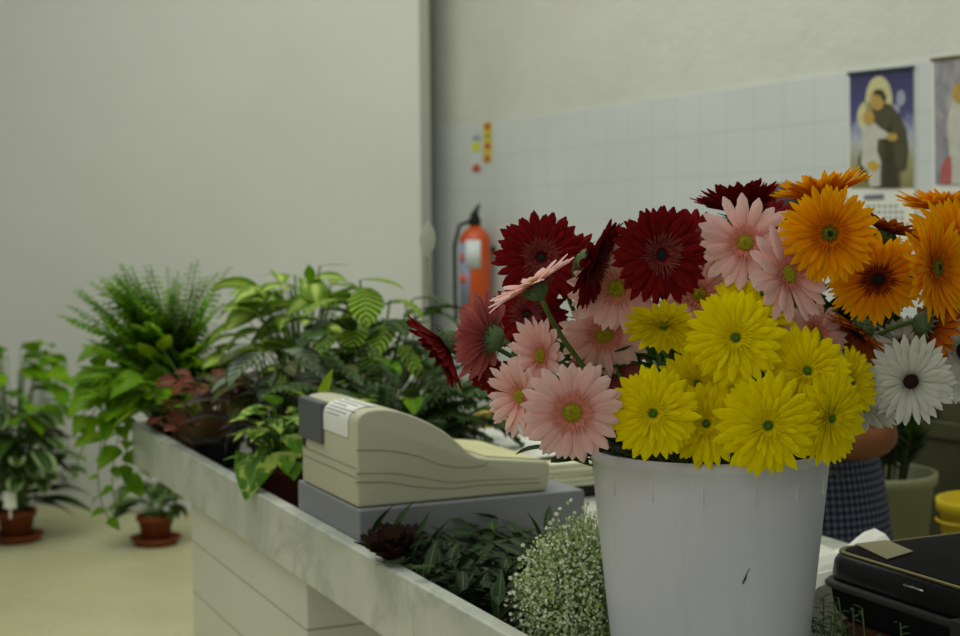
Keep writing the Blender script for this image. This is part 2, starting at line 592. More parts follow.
# fire extinguisher
exc = wall_pt(475, 240, .014 + .095)
EX = exc.copy(); EX.z = 1.0
Yx = EX.y
zt = at(474.5, 232, Yx).z               # shoulder
zb = zt - .46
rb = .070
fx_ = thing('fire_extinguisher', (EX.x, EX.y, zb), 'red fire extinguisher with black valve hung on the tiled wall', 'fire extinguisher')
mb = MB()
prof = [(0, zb), (rb * .9, zb), (rb, zb + .015), (rb, zt - .035), (rb * .93, zt - .015), (rb * .7, zt + .006), (rb * .42, zt + .018), (.022, zt + .03), (0, zt + .03)]
mb.lathe(prof, (EX.x, EX.y, 0), 40); mb.build('cylinder', M['extred'], fx_)
mb = MB()
mb.lathe([(.024, zt + .028), (.027, zt + .032), (.027, zt + .06), (.018, zt + .075), (0, zt + .08)], (EX.x, EX.y, 0), 16)
mb.box((EX.x + .004, EX.y - .02, zt + .078), .012, .045, .007)
mb.tube([(EX.x - .01, EX.y, zt + .07), (EX.x + .005, EX.y, zt + .09), (EX.x + .02, EX.y - .02, zt + .125)], [.016, .014, .006], 8)
vo = mb.build('valve', M['black'], fx_)
mb = MB()
mb.tube([(EX.x - .02, EX.y - .02, zt + .05), (EX.x - .07, EX.y - .03, zt + .03), (EX.x - .092, EX.y - .02, zt - .06), (EX.x - .092, EX.y - .01, zt - .3), (EX.x - .088, EX.y, zt - .4)], .009, 8)
mb.build('hose', M['black'], fx_)


def cyl_patch(a0, a1, z0, z1, r, n=12):
    m = MB()
    rows = [[V3((EX.x + r * sin(a0 + (a1 - a0) * k / n), EX.y - r * cos(a0 + (a1 - a0) * k / n), z)) for k in range(n + 1)] for z in (z0, z1)]
    m.grid(rows)
    return m


zz = lambda y: at(474.5, y, Yx).z
cyl_patch(-1.5, -.35, zz(306), zz(243), rb + .0012).build('label', M['bluegrey'], fx_, solid=.001)
cyl_patch(-.62, .35, zz(268), zz(240), rb + .0025).build('label', M['extlabel'], fx_, solid=.001)
cyl_patch(-1.2, -.75, zz(262), zz(253), rb + .0025, 6).build('label_mark', M['labelred'], fx_, solid=.001)
cyl_patch(-1.3, -.6, zz(283), zz(274), rb + .0025, 6).build('label_mark', M['labelred'], fx_, solid=.001)
mb = MB(); mb.box((EX.x, EX.y, zt - .1), .03, .03, .02)
hk = V3((EX.x, EX.y, zt - .08)) - wn * .07
mb = MB(); mb.box(hk, .03, .02, .012, wx, -wn); mb.build('wall_bracket', M['black'], fx_, smooth=False)

# calendars with devotional pictures (generic figures)
t = NT('night_sky_print', .6, .3)
sp = t.nd('ShaderNodeSeparateXYZ'); t.lk(t.tc('UV'), sp.inputs[0])
yy = t.math('ADD', sp.outputs[1], t.math('MULTIPLY', t.math('SUBTRACT', t.noise(14, t.tc('UV'), 4), .5), .25))
t.color(t.ramp(yy, [(.0, s2l((128, 124, 78))), (.22, s2l((150, 150, 108))), (.4, s2l((176, 178, 178))), (.52, s2l((140, 146, 172))), (.62, s2l((78, 76, 120))), (1, s2l((60, 58, 92)))]))
M['print1'] = t.m
t = NT('grey_print', .6, .3)
t.color(t.ramp(t.noise(5, t.tc('UV'), 4, .6), [(.3, s2l((118, 118, 122))), (.5, s2l((148, 146, 148))), (.72, s2l((172, 168, 160)))]))
M['print2'] = t.m
P = lambda n, c: plain(n, c, .6, .3, .1, 40)
halo, face, robe, robe2, gown, gold, flow, redc = P('print_halo', (198, 192, 142)), P('print_face', (178, 146, 76)), P('print_brown_robe', (78, 74, 52)), P('print_robe_shade', (58, 56, 40)), P('print_pale_gown', (190, 190, 176)), P('print_gold', (190, 158, 52)), P('print_cloud', (150, 156, 172)), P('print_rose', (172, 96, 92))


def quadsheet(mb, c4, off, n=1):
    p = [wall_pt(x, y, off) for x, y in c4]
    b = [mb.vert(q, uv) for q, uv in zip(p, ((0, 0), (1, 0), (1, 1), (0, 1)))]
    mb.face(*b)
    b2 = [mb.vert(q - wn * .001, uv) for q, uv in zip(p, ((0, 0), (1, 0), (1, 1), (0, 1)))]
    mb.face(*b2[::-1])


cal = thing('wall_calendar', wall_pt(882, 250, OFF), 'wall calendar showing a robed figure holding a child against a blue sky', 'calendar')
mb = MB(); flat(mb, [(849, 245), (915, 243), (914.5, 67), (848.5, 74)], OFF, .002); mb.build('sheet', M['paper'], cal, smooth=False)
mb = MB(); quadsheet(mb, [(850, 188.5), (913.5, 188), (913.5, 68), (849.5, 75)], OFF + .003); mb.build('picture', M['print1'], cal, smooth=False, fix=False)
mb = MB(); flat(mb, [(848, 75.5), (914.5, 68.5), (914.5, 65.5), (848, 72.5)], OFF + .004, .004); mb.build('hanging_rail', M['darkink'], cal, smooth=False)
for e_ in ((879, 101, 13.5, 25), (868, 117, 11, 16)):
    mb = MB(); flat(mb, ell(*e_), OFF + .0045, .0004); mb.build('halo', halo, cal, smooth=False)
mb = MB(); flat(mb, [(873, 108), (882, 103), (890, 104), (899, 114), (906, 130), (908, 150), (906, 168), (899, 172), (900, 188), (872, 188), (871, 172), (866, 182), (859, 176), (858, 160), (864, 140), (870, 122)], OFF + .0055, .0004); mb.build('robe', robe, cal, smooth=False)
mb = MB(); flat(mb, [(884, 140), (891, 120), (893, 150), (896, 170), (897, 187), (884, 187)], OFF + .0062, .0003); mb.build('robe_fold', robe2, cal, smooth=False)
mb = MB(); flat(mb, [(862, 124), (872, 120), (880, 128), (888, 133), (890, 138), (878, 139), (877, 150), (881, 162), (880, 186), (870, 187), (868, 172), (861, 164), (862, 142)], OFF + .0068, .0003); mb.build('gown', gown, cal, smooth=False)
for e_, nm in (((877.5, 100, 7, 10.5), 'face'), ((869, 118, 5.5, 8), 'face'), ((892, 137, 6, 4), 'hand')):
    mb = MB(); flat(mb, ell(*e_), OFF + .0075, .0003); mb.build(nm, face, cal, smooth=False)
mb = MB(); flat(mb, [(873, 94), (876, 89), (883, 90), (886, 97), (884, 103), (881, 96)], OFF + .008, .0003); mb.build('painted_hair', robe2, cal, smooth=False)
mb = MB(); flat(mb, ell(873, 166, 6, 5), OFF + .0078, .0003); mb.build('gold_cloth', gold, cal, smooth=False)
for e_ in ((901, 98, 4.5, 8), (896, 110, 4, 6)):
    mb = MB(); flat(mb, ell(*e_), OFF + .0045, .0003); mb.build('painted_cloud', flow, cal, smooth=False)
mb = MB()
flat(mb, [(864, 195), (884, 194), (884, 199.5), (864, 200)], OFF + .003, .0004)
random.seed(4)
for r in range(4):
    y = 205 + r * 6
    for k in range(8):
        x = 866 + k * 5.7
        if random.random() < .8:
            flat(mb, [(x, y), (x + 3.2, y - .2), (x + 3.2, y + 2), (x, y + 2.2)], OFF + .003, .0004)
mb.build('printed_dates', M['ink'], cal, smooth=False)

cal = thing('wall_calendar', wall_pt(962, 250, OFF), 'wall calendar with a grey picture and a rose-red robe, at the right edge', 'calendar')
mb = MB(); flat(mb, [(934, 243), (1000, 241), (1000, 50), (932.5, 58)], OFF, .002); mb.build('sheet', M['paper'], cal, smooth=False)
mb = MB(); quadsheet(mb, [(935, 185), (998, 184), (998, 52), (933.5, 59.5)], OFF + .003); mb.build('picture', M['print2'], cal, smooth=False, fix=False)
mb = MB(); flat(mb, [(931, 61), (1000, 53), (1000, 50.5), (931, 58.5)], OFF + .004, .004); mb.build('hanging_rail', M['brass'], cal, smooth=False)
mb = MB(); flat(mb, [(940, 184), (941, 168), (946, 157), (951, 156), (952, 170), (951, 184)], OFF + .006, .0004); mb.build('robe', redc, cal, smooth=False)
mb = MB(); flat(mb, [(950, 184), (949, 150), (947, 120), (953, 100), (966, 96), (974, 130), (976, 184)], OFF + .0055, .0004); mb.build('gown', gown, cal, smooth=False)
mb = MB(); flat(mb, ell(960, 93, 8, 11), OFF + .0065, .0004); mb.build('face', face, cal, smooth=False)
mb = MB()
for r in range(5):
    for k in range(9):
        x, y = 942 + k * 5.7, 193 + r * 6
        flat(mb, [(x, y), (x + 3.6, y - .2), (x + 3.6, y + 2.2), (x, y + 2.4)], OFF + .003, .0004)
mb.build('printed_dates', M['ink'], cal, smooth=False)

# ------------------------------------------------------------------ cash register and drawer
DU0, DU1, DV0, DV1 = 2.21, 2.538, .799, 1.217
dr = thing('till_box', L((DU0 + DU1) / 2, (DV0 + DV1) / 2, ZI), 'low grey steel till box under the beige cash register', 'till')
mb = MB(); mb.lbox(DU0, DU1, DV0, DV1, ZI, .90); mb.build('casing', M['greymetal'], dr, smooth=False, bevel=.003)
mb = MB(); mb.lbox(DU0 + .02, DU1 - .02, DV1, DV1 + .012, ZI + .012, .892); dpan = mb.build('drawer_front', M['greymetal'], dr, smooth=False, bevel=.002)
mb = MB(); mb.tube([L(2.37, DV1 + .012, .85), L(2.37, DV1 + .02, .85)], .011, 16); mb.build('lock', M['steel'], dpan)

rg = thing('cash_register', L(2.38, .95, .90), 'beige cash register with curved top and dark rear display on a grey drawer', 'cash register')
RU0, RU1 = 2.226, 2.520
prof = [(.786, .9015), (.786, 1.040), (.7885, 1.049), (.795, 1.0555), (.806, 1.0600), (.822, 1.0615), (.840, 1.0605), (.862, 1.056), (.885, 1.0475), (.910, 1.036), (.939, 1.0195), (.965, .999), (.982, .983), (.992, .975), (1.004, .969), (1.02, .9655), (1.06, .961), (1.10, .956), (1.137, .9515), (1.142, .947), (1.142, .932), (1.136, .9015)]
prof = [(a + .0165, b) for a, b in prof]
mb = MB(); mb.prism([L(RU0, v, z) for v, z in prof], UD * (RU1 - RU0))
body = mb.build('housing', M['beige'], rg, smooth=True, bevel=.004, bseg=3)


def front_strip(pts, w, name='seam', mat=None):
    m = MB()
    for i in range(len(pts) - 1):
        a, b = pts[i], pts[i + 1]
        m.prism([L(RU0 - .0008, a[0], a[1] - w), L(RU0 - .0008, b[0], b[1] - w), L(RU0 - .0008, b[0], b[1]), L(RU0 - .0008, a[0], a[1])], UD * .004)
    return m


def regpt(x, y):
    d = ray(x, y); n = UD
    k = (L(RU0, 0, 0) - V3((0, 0, 0))).dot(n) / d.dot(n)
    p = CAM + d * k
    return p.dot(VD), p.z


def spline(pts, n=5):
    out = []
    for i in range(len(pts) - 1):
        p0, p1, p2, p3 = pts[max(i - 1, 0)], pts[i], pts[i + 1], pts[min(i + 2, len(pts) - 1)]
        for k in range(n):
            t_ = k / n
            out.append(tuple(.5 * ((2 * b) + (-a + c) * t_ + (2 * a - 5 * b + 4 * c - d) * t_ ** 2 + (-a + 3 * b - 3 * c + d) * t_ ** 3) for a, b, c, d in zip(p0, p1, p2, p3)))
    out.append(tuple(pts[-1]))
    return out


for px_, w in (([(357, 450), (385, 450), (415, 455), (440, 464), (462, 467), (482, 465), (488, 461)], .0016),
               ([(356, 473.5), (390, 473), (415, 476), (450, 482), (480, 480), (540, 478)], .0012),
               ([(356, 482), (390, 482), (415, 486), (450, 488), (480, 485), (540, 482)], .0018)):
    front_strip(spline([regpt(*q) for q in px_]), w).build('seam', M['beigeseam'], rg, smooth=False)
# seams running round the left side
for z in (.9655, .9505):
    mb = MB(); mb.lbox(RU0 + .004, RU1 - .004, .8017, .8055, z - .001, z + .0005); mb.build('seam', M['beigeseam'], rg, smooth=False)
mb = MB(); mb.lbox(2.392, 2.5235, .797, .84, .984, 1.057)
dsp = mb.build('customer_display', M['display'], rg, smooth=False, bevel=.003)
mb = MB(); mb.lbox(2.495, 2.512, .801, .8035, .968, .982); mb.build('lock_plate', M['greyrib'], rg, smooth=False)
# note stuck over the rounded shoulder
arc = [(.786, 1.012), (.786, 1.040), (.7885, 1.049), (.795, 1.0555), (.806, 1.0600), (.822, 1.0615), (.836, 1.0608)]
mb = MB()
rows = []
for i, (a, b) in enumerate(arc):
    n = V3((-1, 0, 0)) if i < 2 else None
    a2, b2 = a + .0165, b
    dv = (-.0012, .0002) if i < 2 else ((-.0009, .0009) if i < 4 else (0, .0013))
    rows.append([L(u, a2 + dv[0], b2 + dv[1]) for u in (2.392, 2.265)])
mb.grid(rows); nt = mb.build('paper_note', M['paper'], rg)
mb = MB()
for k in range(6):
    f_ = 1.2 + k * .75
    i = int(f_); q = f_ - i
    a = arc[i][0] * (1 - q) + arc[i + 1][0] * q + .0165; b = arc[i][1] * (1 - q) + arc[i + 1][1] * q
    du = .07 + .03 * ((k * 7) % 3)
    mb.grid([[L(2.38, a - .0012, b + .0015), L(2.38 - du, a - .0012, b + .0015)], [L(2.38, a - .0005, b + .0028), L(2.38 - du, a - .0005, b + .0028)]])
mb.build('handwriting', M['ink'], nt)
# keyboard on the slope (faces the seller)
mb = MB()
mb.prism([L(RU0 + .02, v, z) for v, z in ((1.045, .9655), (1.148, .9528), (1.148, .9545), (1.045, .9672))], UD * (RU1 - RU0 - .04))
mb.build('keypad', M['keys'], rg, smooth=False)

# paper behind the register
ps = thing('paper_stack', L(3.0, 1.32, ZI), 'loose stack of cream wrapping paper on a black tray behind the cash register', 'paper')
a = at(470, 478, 2.95); b_ = at(612, 476, 2.95)
mb = MB(); mb.box((.115, 3.16, ZI + .012), .165, .2, .012, VD, UD); mb.build('tray', M['tray'], ps, smooth=False, bevel=.004)
mb = MB()
random.seed(3)
for k in range(5):
    rot = Matrix.Rotation(random.uniform(-.05, .05), 3, 'Z')
    mb.box((.115 + random.uniform(-.008, .008), 3.165, ZI + .03 + k * .010), .168, .21, .0045, rot @ VD, rot @ UD)
mb.build('sheets', M['cream'], ps, smooth=False, bevel=.002)
# open top sheet curling
mb = MB()
rows = []
for i in range(9):
    row = []
    for j in range(9):
        x = -.09 + .33 * i / 8; y = 3.0 + .42 * j / 8
        row.append(V3((x, y, ZI + .080 + .006 * sin(i * 1.3 + j * .6) + .02 * (1 - i / 8) ** 2 * (j / 8))))
    rows.append(row)
mb.grid(rows); mb.build('loose_sheet', M['paper'], ps, solid=.001)
# yellow tissue
mb = MB()
c = at(492, 417, 3.42)
c.z = ZI + .10
rows = []
for i in range(9):
    th = pi * i / 8
    rows.append([c + V3((.045 * sin(th) * cos(2 * pi * k / 14), .04 * sin(th) * sin(2 * pi * k / 14), -.035 * cos(th))) * (1 + .35 * noise.noise(V3((i * .9, cos(k * 2 * pi / 14) * 2, sin(k * 2 * pi / 14) * 2)))) for k in range(14)])
mb.grid(rows, closed=True)
tag(mb.build('crumpled_tissue', M['yellowpaper'], loc=c), 'crumpled yellow tissue lying behind the wrapping paper', 'paper')

# ------------------------------------------------------------------ the big flower bucket
BC = at(709, 446, 1.78)
BC.z = 0
BZ1 = at(709, 446, 1.78).z
BR0, BR1 = .118, .1455
bk = thing('flower_bucket', (BC.x, BC.y, ZI), 'tall white plastic bucket full of gerberas on the counter', 'bucket')
mb = MB()
H_ = BZ1 - ZI
prof = [(0, 0), (BR0 - .006, 0), (BR0, .006)] + [(BR0 + (BR1 - BR0) * k / 10, .006 + (H_ - .02) * k / 10) for k in range(1, 11)]
prof += [(BR1 + .0025, H_ - .012), (BR1 + .0045, H_ - .009), (BR1 + .0045, H_ - .001), (BR1 + .002, H_ + .001), (BR1 - .002, H_ - .003), (BR0 - .004, .012), (0, .012)]
mb.lathe([(r, z + ZI) for r, z in prof], BC, 72, close=False)
mb.build('bucket_body', M['bucket'], bk)
for k in range(6):
    a = -pi / 2 + (k - 2.5) * .42
    r = BR1 - .0024
    mb = MB(); mb.box(BC + V3((r * cos(a), r * sin(a), BZ1 - .030)), .0012, .0014, .018, V3((cos(a), sin(a), 0)), V3((-sin(a), cos(a), 0)))
    mb.build('rim_rib', M['bucket'], bk, smooth=False)
# scuff mark
sc = at(746, 577, 1.6)
d = ray(746, 577); hit = None
for k in range(4000):
    p = CAM + d * (1.2 + k * .0002) / d.y
    r = BR0 + (BR1 - BR0) * (p.z - ZI) / H_
    if (V3((p.x, p.y, 0)) - V3((BC.x, BC.y, 0))).length < r + .0008:
        hit = p; break
mb = MB()
if hit:
    tdir = V3((-(hit.y - BC.y), hit.x - BC.x, 0)).normalized()
    if tdir.x < 0: tdir = -tdir
    mb.tube([hit + tdir * -.004 + UP * -.008, hit + tdir * -.001 + UP * -.002, hit + tdir * .001 + UP * .004, hit + tdir * .004 + UP * .010], [.0006, .0013, .0006, .001], 6)
    mb.build('scuff_mark', M['darkink'], bk)

# ------------------------------------------------------------------ gerberas


def petal(mb, ang, r0, Lp, W, e0, e1, z0, rng, rows=7, cols=5, fold=.12, tipr=.3, notch=0.0, twist=0.0):
    ca, sa = cos(ang), sin(ang)
    r, z = r0, z0
    R_, U_ = [], []
    for i in range(rows):
        t_ = i / (rows - 1)
        e = e0 + (e1 - e0) * t_
        if i:
            r += cos(e) * Lp / (rows - 1); z += sin(e) * Lp / (rows - 1)
        w = .38 + .62 * min(1, t_ / .55) ** .8
        if t_ > 1 - tipr:
            q = (t_ - (1 - tipr)) / tipr
            w *= sqrt(max(0.0, 1 - q * q * .97))
        w *= W / 2
        row, uvr = [], []
        tw = twist * t_
        for j in range(cols):
            s_ = -1 + 2 * j / (cols - 1)
            x = r; y = s_ * w * cos(tw)
            zz_ = z - fold * W * (s_ * s_) * (1 - .6 * t_) * (1 if e0 < 1.3 else 1) + (.06 * W if j % 2 else 0) + s_ * w * sin(tw)
            # lift perpendicular approx
            row.append(V3((x * ca - y * sa, x * sa + y * ca, zz_)))
            uvr.append((j / (cols - 1) * .9 + rng.random() * .02 + ang, t_))
        R_.append(row); U_.append(uvr)
    mb.grid(R_, U_)


KIND = {
    # rings: n, length, width, start tilt, end tilt, height, in units of the flower's radius
    'red': dict(p='p_red', f='p_red2', d='d_redeye', rings=[(25, .80, .20, .06, -.05, 0), (23, .75, .19, .13, .0, .025), (20, .60, .14, .25, .1, .04)], fl=[(80, .36, .022, .4, .3, .05), (70, .27, .02, .6, .4, .06), (60, .17, .02, .8, .5, .065)], r0=.17, disc=.075, tip=.28),
    'pink': dict(p='p_pink', f='p_pink2', d='d_bright', rings=[(22, .82, .225, .05, -.06, 0), (20, .76, .21, .12, .02, .02)], fl=[(64, .30, .032, .16, .08, .04), (54, .20, .028, .4, .2, .05)], r0=.19, disc=.165, tip=.28),
    'pinks': dict(p='p_pink', f='p_pink2', d='d_bright', rings=[(17, .84, .225, .08, -.08, 0), (11, .74, .21, .18, .02, .02)], fl=[(54, .26, .03, .2, .1, .04), (44, .17, .028, .4, .2, .05)], r0=.19, disc=.15, tip=.28),
    'coral': dict(p='p_coral', f='p_coral', d='d_bright', rings=[(22, .80, .245, .25, .1, 0), (20, .74, .22, .35, .2, .03)], fl=[(40, .24, .045, .3, .1, .05)], r0=.19, disc=.165, tip=.28),
    'yel': dict(p='p_yel', f='p_yel2', d='d_yelgreen', rings=[(23, .83, .225, .02, -.08, 0), (21, .78, .205, .07, -.02, .02), (22, .62, .15, .12, .05, .035), (22, .42, .10, .24, .15, .05)], fl=[(50, .26, .026, .4, .3, .06), (40, .16, .024, .8, .5, .07)], r0=.15, disc=.085, tip=.34),
    'ora': dict(p='p_ora', f='p_ora2', d='d_oli', rings=[(29, .81, .165, .03, -.06, 0), (27, .76, .155, .09, .0, .02), (26, .58, .11, .15, .08, .035)], fl=[(64, .30, .028, .2, .12, .05), (50, .16, .026, .45, .3, .055)], r0=.18, disc=.13, tip=.42),
    'orad': dict(p='p_ora', f='p_rust2', d='d_dark', rings=[(29, .81, .165, .06, -.03, 0), (27, .76, .155, .12, .03, .02), (24, .58, .11, .2, .1, .035)], fl=[(64, .32, .028, .22, .12, .05), (50, .18, .026, .5, .3, .06)], r0=.18, disc=.11, tip=.42),
    'rust': dict(p='p_rust', f='p_rust2', d='d_dark', rings=[(27, .80, .175, .2, .1, 0), (25, .74, .165, .3, .2, .03)], fl=[(40, .24, .035, .4, .2, .06)], r0=.18, disc=.14, tip=.4),
    'whi': dict(p='p_whi', f='p_whi2', d='d_plum', rings=[(28, .82, .18, .04, -.06, 0), (26, .76, .17, .14, .02, .03), (22, .56, .13, .22, .1, .05)], fl=[(54, .15, .03, .45, .2, .06)], r0=.17, disc=.15, tip=.34),
    'brown': dict(p='p_brown', f='p_brown', d='d_dark', rings=[(20, .86, .27, .95, .55, 0), (20, .8, .25, 1.05, .75, .03), (18, .7, .22, 1.15, .9, .04)], fl=[(30, .5, .05, 1.2, 1.0, .06)], r0=.2, disc=.2, tip=.3),
}


def gerbera(kind, px, py, r, Y, n, label, seed, group, cup=0.0, stem_to=None, stem_pts=None):
    rng = random.Random(seed)
    K = KIND[kind]
    c = at(px, py, Y)
    R = r * Y / FPX * (1.0 if kind == 'brown' else 1.09)
    nv = V3((n[0], -n[1], n[2])).normalized()
    q = UP.rotation_difference(nv).to_matrix()
    spin = Matrix.Rotation(rng.uniform(0, 6.28), 3, 'Z')
    X = q @ spin
    root = thing('gerbera', c, label, 'flower', group)

    def done(mb):
        mb.v = [c + X @ p for p in mb.v]
        return mb
    mb = MB()
    for (nn, Lp, W, e0, e1, z0) in K['rings']:
        ph = rng.random()
        for k in range(nn):
            a = 2 * pi * (k + ph + rng.uniform(-.22, .22)) / nn
            LL = (Lp * rng.uniform(.90, 1.07)) * R
            petal(mb, a, K['r0'] * R * .9, LL, W * R * rng.uniform(.85, 1.12), e0 + cup + rng.uniform(-.09, .09), e1 + cup + rng.uniform(-.22, .2), z0 * R, rng, tipr=K['tip'], twist=rng.uniform(-.35, .35))
    done(mb).build('petals', M[K['p']], root, fix=False)
    mb = MB()
    for (nn, Lp, W, e0, e1, z0) in K['fl']:
        for k in range(nn):
            a = 2 * pi * (k + rng.uniform(-.3, .3)) / nn
            petal(mb, a, K['disc'] * R * .85, Lp * R * rng.uniform(.8, 1.2), W * R * 1.3, e0 + rng.uniform(-.2, .2), e1 + rng.uniform(-.3, .3), z0 * R, rng, rows=4, cols=3)
    done(mb).build('floret_ring', M[K['f']], root, fix=False)
    mb = MB()
    dr_ = K['disc'] * R
    mb.lathe([(dr_, .03 * R), (dr_ * .97, .065 * R), (dr_ * .8, .09 * R), (dr_ * .45, .10 * R), (0, .095 * R)], (0, 0, 0), 20)
    # stamen dots round the eye
    for k in range(110):
        rr = 1.08 * sqrt((k + .5) / 110); a = k * 2.39996
        mb.ball((dr_ * rr * cos(a), dr_ * rr * sin(a), (.10 - .03 * rr * rr) * R), .017 * R * rng.uniform(.7, 1.3) * (.6 + dr_ / R * 3), 5, 4)
    ed = done(mb).build('eye_disc', M[K['d']], root)
    if kind in ('ora', 'whi', 'yel'):
        mb = MB(); mb.ball((0, 0, .10 * R), dr_ * .5, 10, 6, (1, 1, .35)); done(mb).build('eye_centre', M['d_dark' if kind != 'yel' else 'd_green'], ed)
    mb = MB()
    mb.lathe([(.06 * R, -.34 * R), (.15 * R, -.30 * R), (.25 * R, -.18 * R), (.28 * R, -.06 * R), (.22 * R, -.01 * R), (0, -.0)], (0, 0, 0), 18)
    for k in range(20):
        a = 2 * pi * k / 20
        petal(mb, a, .2 * R, .26 * R, .07 * R, -.15, .3, -.14 * R + (.05 * R if k % 2 else 0), rng, rows=3, cols=3)
    done(mb).build('calyx', M['calyx'], root)
    # stem
    p0 = c - nv * (.33 * R)
    if stem_pts:
        pts = [p0] + stem_pts
    else:
        dx = (c.x - BC.x); dy = (c.y - BC.y)
        rr = sqrt(dx * dx + dy * dy)
        k = min(1, .085 / max(rr, .001)) * (.75 + .2 * rng.random())
        p1 = p0 - nv * .035 + V3((0, .10, -.02))
        p2 = V3((BC.x + dx * k, BC.y + dy * k * .6 + .03, min(BZ1 - .01, p0.z - .05)))
        p3 = V3((BC.x - dx * k * .3, BC.y - dy * k * .3, ZI + .03))
        B = []
        for i in range(13):
            s_ = i / 12
            if s_ < .5:
                w = s_ * 2
                B.append(p0 * (1 - w) ** 2 + p1 * 2 * w * (1 - w) + p2 * w * w)
            else:
                w = s_ * 2 - 1
                B.append(p2 * (1 - w) + p3 * w)
        pts = spline([tuple(b) for b in B[::2]], 4)
    mb = MB(); mb.tube(pts, .0032, 8)
    mb.build('stem', M['stem'], root)
    return root


